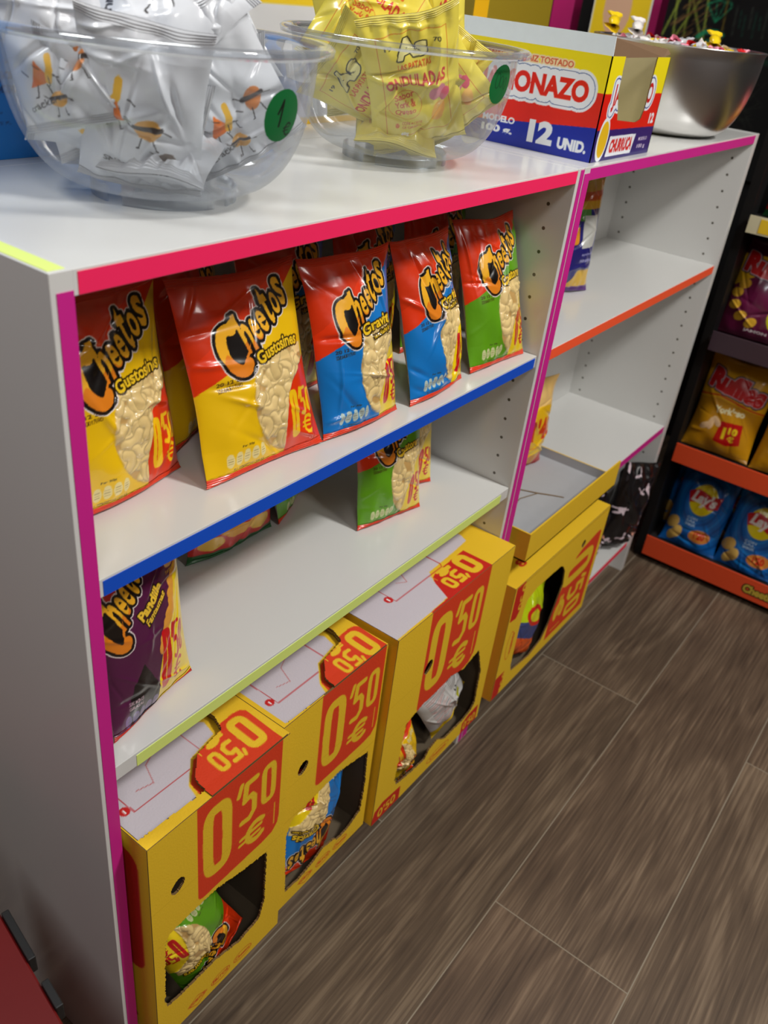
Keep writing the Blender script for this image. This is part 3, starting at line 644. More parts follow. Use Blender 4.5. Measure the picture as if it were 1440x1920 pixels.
def carton(label, x0, x1, z1, front, top, y0=-.03, y1=.22, z0=.0985, left=None, inner=None, top_off=0, tab=None):
    r = thing('display_carton', label, 'cardboard box', ((x0+x1)/2, (y0+y1)/2, z0), 0, 'yellow price cartons')
    ox, oy = (x0+x1)/2, (y0+y1)/2
    mm = [M_cardart, M_kraft, M_kraftd]
    q = .0006
    cv = Canvas(x0+q, x1-q, z0+q, z1-q, .00115, CY); front(cv)
    canvas_panel('front_panel', cv, lambda X, Y: (X-ox, y0-oy, Y-z0), mm, r, .003)
    cv = Canvas(x0+q, x1-q, y0+q, y1-q, .0013, CY); top(cv)
    canvas_panel('top_panel', cv, lambda X, Y: (X-ox, Y-oy, z1-z0), mm, r, .003)
    cv = Canvas(y0+q, y1-q, z0+q, z1-q, .002, CY)
    if left: left(cv)
    canvas_panel('side_panel', cv, lambda X, Y: (x0-ox, X-oy, Y-z0), mm, r, .003, flip=True)
    cv = Canvas(y0+q, y1-q, z0+q, z1-q, .006, CY); canvas_panel('side_panel', cv, lambda X, Y: (x1-ox, X-oy, Y-z0), mm, r, .003)
    cv = Canvas(x0+q, x1-q, z0+q, z1-q, .006, CY); canvas_panel('back_panel', cv, lambda X, Y: (X-ox, y1-oy, Y-z0), mm, r, .003, flip=True)
    b = MB(); b.box((x0-ox+.003, y0-oy+.003, 0), (x1-ox-.003, y1-oy-.003, .003)); b.build('base_panel', [M_kraft], r)
    if inner:
        cv = Canvas(x0+.004, x1-.004, y0+.004, y1-.004, .0013, CW); inner(cv)
        canvas_panel('inner_flap', cv, lambda X, Y: (X-ox, Y-oy, z1-.0055-z0), mm, r, .002)
    if tab:
        cv = Canvas(x0+q, x1-q, y0+q, y1-q, .0013, CY); tab(cv)
        canvas_panel('raised_tab', cv, lambda X, Y: (X-ox, Y-oy, z1-z0+.002+.07*np.clip(Y-y0-.015, 0, .04)), mm, r, .0025)
    return r
def ragged(cv, m, seed, amp=.0014):
    rg = np.random.RandomState(seed); n = rg.rand(cv.ny//2+2, cv.nx//2+2); n = np.kron(n, np.ones((cv.ss*2, cv.ss*2)))[:cv.H, :cv.W]
    e = cv.dil(m, amp); cv.a[m | (e & (n > .55))] = 0
def logos(cv, x, z, wd, items):
    k = wd/len(items)
    for i, (t, kind) in enumerate(items):
        cx = x+k*(i+.5)
        if kind == 't':
            cv.stroke([(cx-k*.4, z), (cx, z+.009), (cx+k*.4, z), (cx, z-.012)], .001, (214, 60, 20), close=True)
        else:
            m = cv.ell(cx, z, k*.42, .0085, (214, 60, 20)); cv.ell(cx, z, k*.42-.0012, .0073, CY)
        cv.text(t, cx-k*.33, z-.003, k*.66, .0065, 0, (214, 60, 20), .03)
def rect_rb(cv, x0, z0, x1, z1, r, rgb):
    return cv.poly([(x0, z1), (x0, z0+r*.5), (x0+r*.15, z0+r*.15), (x0+r*.5, z0), (x1-r*2, z0+.002), (x1-r*.8, z0+r*.35), (x1-r*.15, z0+r*1.1), (x1, z0+r*2), (x1, z1)], rgb)
def f_front_a(cv, dx, dz, wpoly, seed, hole):
    rect_rb(cv, .0935+dx, .318+dz, .2272+dx, .5, .014, CR)
    tag_art(cv, lambda a, b: (.0935+dx+.134*a, .318+dz+.162*b))
    for k in (.366, .30): cv.stroke([(cv.x0, k+dz), (cv.x1, k+dz)], .0008, (206, 160, 12), .6)
    ragged(cv, cv.poly(wpoly), seed); cv.a[cv.ell(hole[0], hole[1], .0085, .0105, None, -.5)] = 0
    logos(cv, .07+dx, .116, .12, (('DORITOS', 't'), ('FRITOS', 'o'), ('Cheetos', 'o')))
def f_top_a(dx, dy=0):
    lower = [(.03+dx, -.012), (.1157+dx, -.0155), (.119+dx, .0008), (.144+dx, .0245), (.187+dx, .0314), (.194+dx, .05), (.1935+dx, .0688), (.18+dx, .085), (.17+dx, .12), (.17+dx, .2), (.03+dx, .2)]
    def top(cv):
        ragged(cv, cv.poly(lower), 3, .0008)
    def inner(cv):
        P = [(.052+dx, .02), (.05+dx, .11), (.15+dx, .11), (.155+dx, .105), (.155+dx, .025), (.15+dx, .02)]
        cv.stroke(P, .0012, (196, 30, 36), close=True); cv.ell(.045+dx, .028, .006, .006, (206, 30, 30)); cv.text('1', .0435+dx, .0245, .002, .006, 0, (255, 255, 255))
        cv.stroke([(.07+dx, .04), (.09+dx, .035), (.1+dx, .06), (.12+dx, .07), (.125+dx, .1)], .0007, (190, 60, 60))
        rg = random.Random(3)
        cv.poly([(.104+dx, cv.y0), (.112+dx, .004), (.14+dx, .031), (.182+dx, .039), (.187+dx, .06), (.16+dx, .1), (.16+dx, cv.y1), (cv.x1, cv.y1), (cv.x1, cv.y0)], CY)
        cv.poly([(.11+dx, cv.y0), (.115+dx, .004), (.14+dx, .027), (.182+dx, .034), (.2+dx, 0), (.2+dx, cv.y0)], CR)
    def tab(cv):
        m = cv.poly([(.114+dx, -.03), (.117+dx, -.004), (.1195+dx, .002), (.144+dx, .0245), (.187+dx, .0314), (.194+dx, .05), (.1935+dx, .0688), (.18+dx, .085), (.17+dx, .12), (.17+dx, .15), (cv.x1-.004, .15), (cv.x1-.004, -.03)])
        cv.a[~m] = 0
        cv.poly([(.1+dx, -.031), (.1+dx, .02), (.13+dx, .03), (.15+dx, .036), (.212+dx, .039), (.222+dx, .037), (.2272+dx, .031), (.2272+dx, -.031)], CR)
        tag_art(cv, lambda a, b: (.2235+dx-.085*a, .042-.066*b))
        cv.text('PR7', .2+dx, .075, .022, .012, 2.9, CR, .03)
    return top, inner, tab
WB1 = [(.2068, .2895), (.1712, .2961), (.1219, .3095), (.0735, .3087), (.0505, .3068), (.045, .2935), (.0409, .18), (.045, .168), (.0593, .1653), (.1224, .1646), (.1626, .152), (.198, .158), (.208, .19)]
t_, i_, tb_ = f_top_a(0)
def left1(cv):
    cv.rrect(-.012, .24, .2, .452, .02, (206, 40, 16)); cv.rrect(.03, .255, .08, .37, .01, CY); cv.ell(.02, .13, .012, .008, (214, 60, 20))
carton("yellow carton with red 0'50 price, nearest the magenta upright", .026, .2405, .480, lambda c: f_front_a(c, 0, 0, WB1, 1, (.0646, .3806)), t_, left=left1, inner=i_, tab=tb_)
WB2 = [(.262, .258), (.272, .282), (.33, .290), (.37, .292), (.4355, .277), (.44, .20), (.436, .145), (.41, .132), (.385, .13), (.375, .14), (.35, .145), (.33, .136), (.30, .128), (.268, .131)]
t_, i_, tb_ = f_top_a(.2215)
carton("yellow carton with 0'50 price, second from the left, blue bag inside", .2425, .453, .477, lambda c: f_front_a(c, .2215, -.010, WB2, 2, (.2855, .372)), t_, y0=-.018, inner=i_, tab=tb_)
def f3(cv):
    rect_rb(cv, .5416, .287, .7078, .5, .018, CR); tag_art(cv, lambda a, b: (.5416+.166*a, .287+.198*b))
    for k in (.355, .29): cv.stroke([(cv.x0, k), (cv.x1, k)], .0008, (206, 160, 12), .6)
    m = cv.poly([(.518, .282), (.5102, .1645), (.518, .1478), (.56, .14), (.60, .137), (.612, .152), (.635, .157), (.65, .146), (.66, .138), (.7191, .1361), (.748, .142), (.7561, .155), (.7512, .2347), (.7257, .2975), (.68, .285), (.64, .297), (.60, .292), (.56, .293)])
    ragged(cv, m, 5); cv.a[cv.ell(.556, .3736, .009, .012, None, -.5)] = 0
    cv.poly([(.456, .09), (.456, .104), (.462, .128), (.482, .136), (.532, .130), (.532, .09)], (206, 36, 16)); cv.text("0'50", .472, .105, .048, .02, .0, CY, .02)
    cv.poly([(.722, .09), (.722, .125), (.74, .134), (.775, .136), (.775, .09)], (206, 36, 16)); cv.text("0'50", .728, .104, .042, .02, .0, CY, .02)
    cv.ell(.645, .118, .035, .0095, (214, 60, 20)); cv.ell(.645, .118, .0335, .008, CY); cv.text('Cheetos', .62, .1145, .05, .0075, 0, (214, 60, 20), .03)
def t3(cv):
    cv.poly([(.45, -.027), (.5365, -.0265), (.5864, -.0245), (.592, -.02), (.6055, .012), (.62, .03), (.7, .0213+.012), (.735, .036), (.742, .05), (.742, .2), (.45, .2)], CW)
    cv.poly([(.5416, -.031), (.5416, -.027), (.586, -.026), (.603, .008), (.612, .018), (.625, .022), (.7078, .0245), (.7078, -.031)], (206, 30, 18))
    tag_art(cv, lambda a, b: (.704-.1*a, .03-.058*b))
    P = [(.526, .024), (.526, .12), (.65, .12), (.65, .03), (.645, .024)]; cv.stroke(P, .0014, (196, 30, 36), close=True); cv.ell(.5205, .034, .007, .007, (206, 30, 30)); cv.text('1', .519, .030, .0025, .007, 0, (255, 255, 255))
    cv.stroke([(.56, .05), (.575, .04), (.585, .06), (.61, .08)], .0008, (190, 60, 60))
carton("tallest yellow carton with 0'50 price, third from the left upright", .457, .7838, .4865, f3, t3, y0=-.031)
def f4(cv):
    rot = lambda a, b: (1.045+.175*b, .305-.185*a)
    cv.poly([(1.045, .12), (1.22, .118), (1.222, .31), (1.215, .318), (1.2, .318), (1.13, .308), (1.11, .30), (1.045, .2)], CR)
    tag_art(cv, rot)
    cv.stroke([(cv.x0, cv.y1-.006), (cv.x1, cv.y1-.006)], .0022, (196, 146, 12), .7)
    cv.poly([(.838, .29), (.838, .366), (.872, .366), (.872, .30), (.862, .286)], (206, 36, 16)); cv.text("0'50", .862, .362, .06, .02, -math.pi/2, CY, .02)
    cv.poly([(.835, .098), (.835, .155), (.868, .155), (.868, .118), (.86, .098)], (206, 36, 16)); cv.text("0'50", .862, .152, .048, .018, -math.pi/2, CY, .02)
    cv.ell(.862, .222, .012, .034, (214, 60, 20)); cv.ell(.862, .222, .0105, .0325, CY); cv.text('Cheetos', .866, .248, .05, .009, -math.pi/2, (214, 60, 20), .03)
    m = cv.poly([(1.045, .308), (1.03, .316), (.93, .318), (.9, .308), (.893, .29), (.892, .2), (.893, .155), (.90, .135), (.978, .1232), (1.025, .135), (1.045, .165), (1.07, .25), (1.06, .29)])
    cv.a[m] = 0; cv.a[cv.ell(1.13, .322, .008, .008)] = 0
def t4(cv): cv.stroke([(.86, .03), (1.1, .032), (1.2, .02)], .006, (200, 40, 24)); cv.text("8'", .90, -.005, .03, .02, 0, (206, 46, 18), .04)
c4 = carton("yellow carton lying sideways under the grey card tray", .8325, 1.2375, .3685, f4, t4)
def artpanel_tray():
    r = thing('card_tray', 'shallow yellow card tray with grey inside on the middle shelf of the right bookcase', 'cardboard tray', (1.03, .07, .4225))
    x0, x1, y0, y1, h, q = -.19, .19, -.10, .125, .0575, .003
    G = mat('grey_card_inside', (176, 178, 182), .75, noise=.03); Y = M_yel
    b = MB(); b.box((x0, y0, 0), (x1, y1, q)); b.build('tray_floor', [G], r)
    def wall(nm, a, c, inward):
        b = MB(); b.box(a, c); o = b.build(nm, [Y, G], r)
        for p in o.data.polygons:
            n = p.normal
            if n.dot(Vector(inward)) > .9: p.material_index = 1
        return o
    wall('front_wall', (x0, y0, 0), (x1, y0+q, h), (0, 1, 0)); wall('back_wall', (x0, y1-q, 0), (x1, y1, h*.9), (0, -1, 0))
    wall('side_wall', (x0, y0+q, 0), (x0+q, y1-q, h), (1, 0, 0)); wall('side_wall', (x1-q, y0+q, 0), (x1, y1-q, h*.4), (-1, 0, 0))
    b = MB()
    pts = [(-.02, -.0), (.02, -.03), (.06, -.05)]
    b.tube([(.02, .03, q+.0008), (.035, -.005, q+.0012), (.05, -.03, q+.0008), (.06, -.05, q+.0006)], .0013, 6)
    b.tube([(.035, -.005, q+.0008), (-.01, .01, q+.001), (-.04, .005, q+.0008)], .0009, 6)
    b.build('cut_slit', [M_kraftd], r)
artpanel_tray()
# bags inside the carton windows
G2 = 'bags inside the yellow cartons'
def R3(rx, ry, rz): return Matrix.Rotation(rz, 4, 'Z') @ Matrix.Rotation(rx, 4, 'X') @ Matrix.Rotation(ry, 4, 'Y')
def windowbag(key, cv, c, rx, ry, rz, sc, lab, seed, T=.045):
    R = R3(D(rx), D(ry), D(rz)); up = R.to_3x3() @ Vector((0, 0, (cv.y1-cv.y0)*sc/2)); p = Vector(c)-up
    return bag(key, cv, p, lab, R=R, group=G2, sx=sc, sz=sc, seed=seed, T=T)
windowbag('green1', A_green, (.118, .002, .186), -8, 160, 0, .74, 'green bag standing upside down low inside the leftmost yellow carton', 64)
windowbag('green1', A_green, (.183, .052, .30), -16, 205, 0, .6, 'green bag resting high at the back right inside the leftmost yellow carton', 64)
windowbag('grav1', A_grav, (.348, .012, .195), -9, 202, 0, .82, 'blue bag upside down inside the second yellow carton', 45)
windowbag('backw', A_backw, (.672, .006, .218), -10, -30, 0, .78, 'bag showing its white barcode back inside the tallest carton', 46)
windowbag('gust1', A_gust, (.565, -.003, .158), -4, 168, 0, .5, 'red and yellow bag below the white backed one in the tallest carton', 21)
def f_mini(cv):
    cv.poly([(0, .1), (W_, .12), (W_, H_), (0, H_)], (200, 220, 20)); cv.ell(.08, .12, .045, .03, (214, 40, 26)); cv.ell(.08, .12, .03, .018, (230, 220, 30)); cv.poly([(0, 0), (W_, 0), (W_, .05), (0, .06)], (220, 90, 30))
A_mini = generic((60, 70, 120), f_mini)
windowbag('mini', A_mini, (.985, .0, .198), -7, 22, 0, .74, 'lime and blue bag leaning inside the sideways carton', 47)
windowbag('purp', A_purp, (.90, .06, .17), -6, 10, 0, .6, 'dark blue bag low inside the sideways carton', 14)

# black crumpled packs at the right of the bottom shelf
def f_blk(cv):
    rg = random.Random(5)
    for k in range(15):
        x, y = rg.uniform(.01, .145), rg.uniform(.0, .2)
        for j in range(3): cv.stroke([(x, y), (x+rg.uniform(-.02, .02), y+rg.uniform(-.012, .012))], rg.uniform(.003, .008), (226, 206, 214))
    cv.ell(.12, .03, .012, .008, (200, 140, 120))
A_blk = generic((20, 18, 20), f_blk)
for i, (x, y, z, rx, ry, rz, s, lab) in enumerate((
        (1.30, .07, .10, -8, 4, -6, 1.25, 'black and white snack pack next to the sideways yellow carton'),
        (1.43, .045, .10, -10, -5, 5, 1.3, 'black and white snack pack at the right end of the bottom shelf'),
        (1.515, .02, .115, -2, 8, -25, 1.1, 'black and white snack pack bulging past the right upright'),
        (1.38, .14, .10, -3, 0, 0, 1.35, 'black and white snack pack behind the two front black ones'))):
    bag('blk', A_blk, (x, y, z), lab, R=R3(D(rx), D(ry), D(rz)), seed=81, T=.07, sx=.95 if i != 2 else .75, sz=s, group='black and white packs on the bottom shelf', back=(24, 22, 24), lump=2.4)

# ================================================================ BOWLS ON TOP
def clear_mat():
    m = bpy.data.materials.new('clear_plastic'); m.use_nodes = True; t = m.node_tree; N = t.nodes; L = t.links
    N.remove(N['Principled BSDF']); out = N['Material Output']
    tr = N.new('ShaderNodeBsdfTransparent'); tr.inputs[0].default_value = (.93, .945, .96, 1)
    gl = N.new('ShaderNodeBsdfGlossy'); gl.inputs['Roughness'].default_value = .06
    df = N.new('ShaderNodeBsdfDiffuse'); df.inputs[0].default_value = (.85, .88, .95, 1)
    lw = N.new('ShaderNodeLayerWeight'); lw.inputs[0].default_value = .35
    tcn = N.new('ShaderNodeTexCoord'); nz = N.new('ShaderNodeTexNoise'); nz.inputs['Scale'].default_value = 14; L.new(tcn.outputs['Object'], nz.inputs['Vector'])
    mul = N.new('ShaderNodeMath'); mul.operation = 'MULTIPLY_ADD'; L.new(lw.outputs['Facing'], mul.inputs[0]); mul.inputs[1].default_value = .25; mul.inputs[2].default_value = .03
    m1 = N.new('ShaderNodeMixShader'); L.new(mul.outputs[0], m1.inputs[0]); L.new(tr.outputs[0], m1.inputs[1]); L.new(df.outputs[0], m1.inputs[2])
    m2 = N.new('ShaderNodeMixShader'); f2 = N.new('ShaderNodeMath'); f2.operation = 'MULTIPLY_ADD'; L.new(lw.outputs['Fresnel'], f2.inputs[0]); f2.inputs[1].default_value = .42; f2.inputs[2].default_value = .015
    L.new(f2.outputs[0], m2.inputs[0]); L.new(m1.outputs[0], m2.inputs[1]); L.new(gl.outputs[0], m2.inputs[2]); L.new(m2.outputs[0], out.inputs[0])
    return m
M_clear = clear_mat()
def clear_bowl(label, c, R, rb, h, badge_ang, text, group, bz=.085):
    r = thing('clear_plastic_bowl', label, 'bowl', (c[0], c[1], H), 0, group)
    rim = R-.014
    prof = []
    for t in np.linspace(0, 1, 26):
        a = t*math.pi/2*.97; prof.append((rb*.9+(rim-rb*.9)*math.sin(a)**.85, .009+(h-.012)*(1-math.cos(a))**1.06))
    prof = [(0.001, .009)]+prof
    V, F = lathe(prof+[(rim+.002, h)], 120); o = mesh('bowl_body', V, F, M_clear, r, True)
    lip = [(rim+.001, h-.004), (rim+.001, h+.002), (R-.003, h+.0025), (R, h), (R-.001, h-.005), (R-.004, h-.0025), (rim+.001, h-.004)]
    V, F = lathe(lip, 120); mesh('rim', V, F, M_clear, r, True)
    b = MB(); n = 120
    for k in range(n):
        if k % 30 < 5: continue
        t0, t1 = 2*math.pi*k/n, 2*math.pi*(k+1)/n
        P = [(q*math.cos(t), q*math.sin(t), z) for q, z in ((rb, 0), (rb, .0125), (rb-.002, .0125), (rb-.002, 0)) for t in (t0, t1)]
        b.add(P, [(0, 1, 3, 2), (2, 3, 5, 4), (4, 5, 7, 6), (6, 7, 1, 0)])
    b.build('foot_ring', [M_clear], r)
    # round green price sticker on the wall of the bowl
    def wallpt(z, off=.0006):
        for (r0, z0), (r1, z1) in zip(prof[:-1], prof[1:]):
            if z0 <= z <= z1: return r0+(r1-r0)*(z-z0)/(z1-z0)+off
        return rim+off
    rad = .0215; cv = Canvas(-rad, rad, -rad, rad, .0006, (8, 104, 50)); cv.a[np.hypot(cv.X, cv.Y) > rad*.985] = 0
    if text == '1':
        cv.stroke([(-.006, .002), (-.001, .012), (-.003, -.008)], .0022, (10, 20, 14)); P = [(.010+.004*math.cos(q), -.011+.005*math.sin(q)) for q in np.linspace(.8, 5.4, 9)]
        cv.stroke(P, .0014, (10, 20, 14)); cv.stroke([(.004, -.010), (.012, -.009)], .001, (10, 20, 14)); cv.stroke([(.004, -.0125), (.011, -.0118)], .001, (10, 20, 14))
    else:
        for cx, cz, a_, b_ in ((-.008, .004, .004, .008), (.0, .003, .0035, .006), (.0085, .001, .003, .006)):
            cv.stroke([(cx+a_*math.cos(q), cz+b_*math.sin(q)) for q in np.linspace(0, 6.28, 14)], .0013, (8, 70, 36))
    zc = bz
    def fn(X, Y):
        z = zc+Y*.93; rr = np.vectorize(wallpt)(z); th = badge_ang+X/rr; return rr*np.cos(th), rr*np.sin(th), z
    canvas_panel('price_sticker', cv, fn, [mat_art('sticker_'+text, .5)], r)
    return r
cb1, cb2 = (.214, .134), (.585, .152)
clear_bowl('clear plastic bowl of white snack bags with green 1 euro sticker', cb1, .1425, .0625, .127, math.radians(-84), '1', 'clear plastic bowls', .083)
clear_bowl('clear plastic bowl of yellow crisp bags with green sticker', cb2, .1425, .0625, .127, math.radians(-88), '60', 'clear plastic bowls', .098)
# bags in the bowls: (x, y, z of bag bottom centre; rot; label)
def bowlbag(key, cv, c, off, rx, ry, rz, s, lab, grp, seed, name='snack_bag', T=.035):
    h = (cv.y1-cv.y0)*s
    R = R3(D(rx), D(ry), D(rz)); up = R.to_3x3() @ Vector((0, 0, h/2))
    ms = bag_meshes(key, cv, T, seed, back=(214, 216, 220) if 'n' in key else (226, 208, 90), lump=1.7)
    co_ = np.empty(len(ms[0].vertices)*3); ms[0].vertices.foreach_get('co', co_); co_ = co_.reshape(-1, 3)[::37]
    Rm = np.array(R.to_3x3()); cen = np.array([off[0], off[1], off[2]], float)
    for _ in range(120):
        P = (co_*[s, 1, s]-[0, 0, h/2]) @ Rm.T+cen
        zz = np.clip((P[:, 2]-.011)/.115, 0, 1); lim = .052+(.1285-.052)*np.sin(np.arccos(np.clip(1-zz, 0, 1))).clip(0)**.85-.002
        rr = np.hypot(P[:, 0], P[:, 1]); ex = np.where((P[:, 2] < .128), rr-lim, -1); ex = np.where((P[:, 2] >= .128) & (P[:, 2] < .14), rr-.127, ex); lo = .012-P[:, 2].min()
        i = int(ex.argmax())
        if ex[i] < .001 and lo < .001: break
        if lo > .001: cen[2] += lo
        if ex[i] > .001: cen[:2] -= P[i, :2]/max(rr[i], 1e-4)*min(ex[i], .006)*.7; cen[2] += .0008
        if _ % 12 == 11: s *= .975; h = (cv.y1-cv.y0)*s
    up = R.to_3x3() @ Vector((0, 0, h/2)); p = Vector((c[0]+cen[0], c[1]+cen[1], H+cen[2]))-up
    return bag(key, cv, p, lab, R=R, sx=s, sz=s, group=grp, seed=seed, T=T, lump=1.7, back=(214, 216, 220) if 'n' in key else (226, 208, 90))
GW, GY = 'white snack bags in the left bowl', 'yellow crisp bags in the right bowl'
F0 = -45
for i, (v, off, rx, ry, rz, s, lab) in enumerate((
        (0, (-.050, -.030, .068), 18, 8, -52, .80, 'white bag with small nut drawings against the left wall of the bowl'),
        (2, (.040, -.048, .070), 14, -32, -38, .80, 'white bag with snack drawings under the green 1 euro sticker'),
        (1, (-.015, .0, .135), -22, 38, -60, .88, 'white bag with a big nut drawing tilted over the bowl rim'),
        (3, (-.05, .05, .105), -12, -22, -40, .85, 'white bag, barcode side out, at the back left of the bowl'),
        (0, (.062, .02, .115), -32, 68, -30, .72, 'white bag lying across the right of the bowl above the sticker'),
        (3, (.02, .065, .13), -18, 5, -30, .85, 'white bag with printed lines and barcode at the back of the bowl'),
        (2, (-.085, .02, .115), -4, -14, -60, .7, 'white bag leaning on the leftmost edge of the bowl rim'),
        (1, (.0, -.012, .04), -70, 20, -40, .7, 'white bag lying flat at the bottom of the left bowl'),
        (2, (.055, .0, .05), 30, 70, -25, .8, 'white bag low at the right inside the left bowl, below the sticker'),
        (0, (-.055, .0, .05), 30, -75, -50, .8, 'white bag low at the far left inside the left bowl'))):
    bowlbag('n%d%s' % (v, 'b' if i > 3 else ''), A_nut[v], cb1, off, rx, ry, rz, s, lab, GW, 100+i*7+v)
for i, (v, off, rx, ry, rz, s, lab) in enumerate((
        (0, (-.045, -.045, .072), 20, -18, -38, .80, 'yellow crisp bag with a round red emblem pressed against the left of the bowl'),
        (1, (.048, -.040, .060), 24, -45, -45, .72, 'yellow crisp bag low at the right side of the bowl'),
        (1, (-.055, .02, .145), -12, 28, -44, .82, 'yellow crisp bag with black lettering rising above the left rim'),
        (0, (.045, .015, .150), -6, -8, -40, .84, 'yellow crisp bag standing highest above the right rim'),
        (2, (.0, .06, .125), -10, -12, -40, .85, 'plain yellow bag at the back of the right bowl'),
        (2, (.0, .0, .04), -65, 10, -40, .7, 'yellow bag lying flat at the bottom of the right bowl'),
        (0, (-.055, -.005, .05), 30, -65, -50, .8, 'yellow bag low at the left inside the right bowl'),
        (2, (.055, .0, .05), 28, 75, -30, .75, 'yellow bag low at the right inside the right bowl'),
        (2, (.07, -.005, .09), 6, 30, -70, .62, 'yellow bag against the right wall behind the green sticker'))):
    bowlbag('y%d%s' % (v, 'b' if i > 2 else ''), A_yel[v], cb2, off, rx, ry, rz, s, lab, GY, 200+i*5+v)
# steel bowl
m_steel, t, b_ = principled('brushed_steel'); setin(b_, Metallic=1., Roughness=.3); b_.inputs['Base Color'].default_value = (.72, .71, .7, 1)
tcn = t.nodes.new('ShaderNodeTexCoord'); mp = t.nodes.new('ShaderNodeMapping'); mp.inputs['Scale'].default_value = (6, 6, 500); nz = t.nodes.new('ShaderNodeTexNoise'); nz.inputs['Scale'].default_value = 2
t.links.new(tcn.outputs['Object'], mp.inputs[0]); t.links.new(mp.outputs[0], nz.inputs['Vector']); bp = t.nodes.new('ShaderNodeBump'); bp.inputs['Strength'].default_value = .12; bp.inputs['Distance'].default_value = .0005
t.links.new(nz.outputs[0], bp.inputs['Height']); t.links.new(bp.outputs[0], b_.inputs['Normal'])
cs = (1.362, .118); sb = thing('steel_bowl', 'brushed steel mixing bowl of wrapped sweets at the right end', 'bowl', (cs[0], cs[1], H))
pr_ = [(.001, .0)]+[(.072+(.146-.072)*math.sin(q*math.pi/2*.98)**.8, .001+.137*(1-math.cos(q*math.pi/2*.98))**1.12) for q in np.linspace(0, 1, 22)]
V, F = lathe(pr_+[(.149, .1395), (.1492, .1405), (.147, .1412), (.144, .139)]+[(r_-.0016, z_+.0016) for r_, z_ in pr_[::-1][1:]], 120); mesh('bowl_body', V, F, m_steel, sb, True)
rg = random.Random(11)
M_sw = [mat('sweet_wrap_%s' % n, c, .25, coat=.6, bump=.4, scale=180) for n, c in (('white', (232, 226, 222)), ('yellow', (236, 200, 20)), ('red', (206, 36, 40)), ('silver', (196, 196, 200)), ('pink', (236, 150, 170)))]
def sweet(loc, R, s, m, label):
    V, F = [], []; n, k = 12, 15
    for i in range(k):
        t = i/(k-1)*2-1; a = abs(t)
        rr = .0075*math.sqrt(max(0, 1-(t/.62)**2)) if a < .56 else .0025+(a-.56)*.018
        for j in range(n):
            th = 2*math.pi*j/n; q = rr*(1+(.25*math.cos(th*3) if a > .6 else .08*math.cos(th*5+t*9)))
            V.append((t*.02, q*math.cos(th), q*math.sin(th)*(.45 if a > .6 else .8)))
    for i in range(k-1):
        for j in range(n): F.append((i*n+j, i*n+(j+1) % n, (i+1)*n+(j+1) % n, (i+1)*n+j))
    o = mesh('wrapped_sweet', V, F, m, None, True); o.location = loc; o.rotation_mode = 'QUATERNION'; o.rotation_quaternion = R.to_quaternion(); o.scale = (s, s, s)
    return tag(o, label, 'sweet', 'wrapped sweets in the steel bowl')
cn = ['white', 'yellow', 'red', 'silver', 'pink']
gr = 0
for k in range(70):
    a = k*2.39996; r_ = .128*math.sqrt((k+.5)/70); mi = rg.choice([0, 0, 1, 3, 3, 4, 2]); z = H+.128+.010*math.cos(r_/.128*1.5)+rg.uniform(-.003, .004)
    sweet((cs[0]+r_*math.cos(a), cs[1]+r_*math.sin(a), z), R3(rg.uniform(-.4, .4), rg.uniform(-.5, .5), rg.uniform(0, 6)), .95, M_sw[mi], 'small %s wrapped sweet in the heap filling the steel bowl' % cn[mi])
for (x, y, z, mi, lab) in ((1.30, .22, 1.222, 1, 'yellow wrapped sweet on the top left of the heap'), (1.36, .20, 1.218, 0, 'large white and red wrapped sweet beside the yellow one'), (1.385, .065, 1.212, 1, 'yellow and red sweet sticking up alone at the right of the heap')):
    sweet((x, y, z), R3(.3, -.35, .5), 1.35, M_sw[mi], lab)

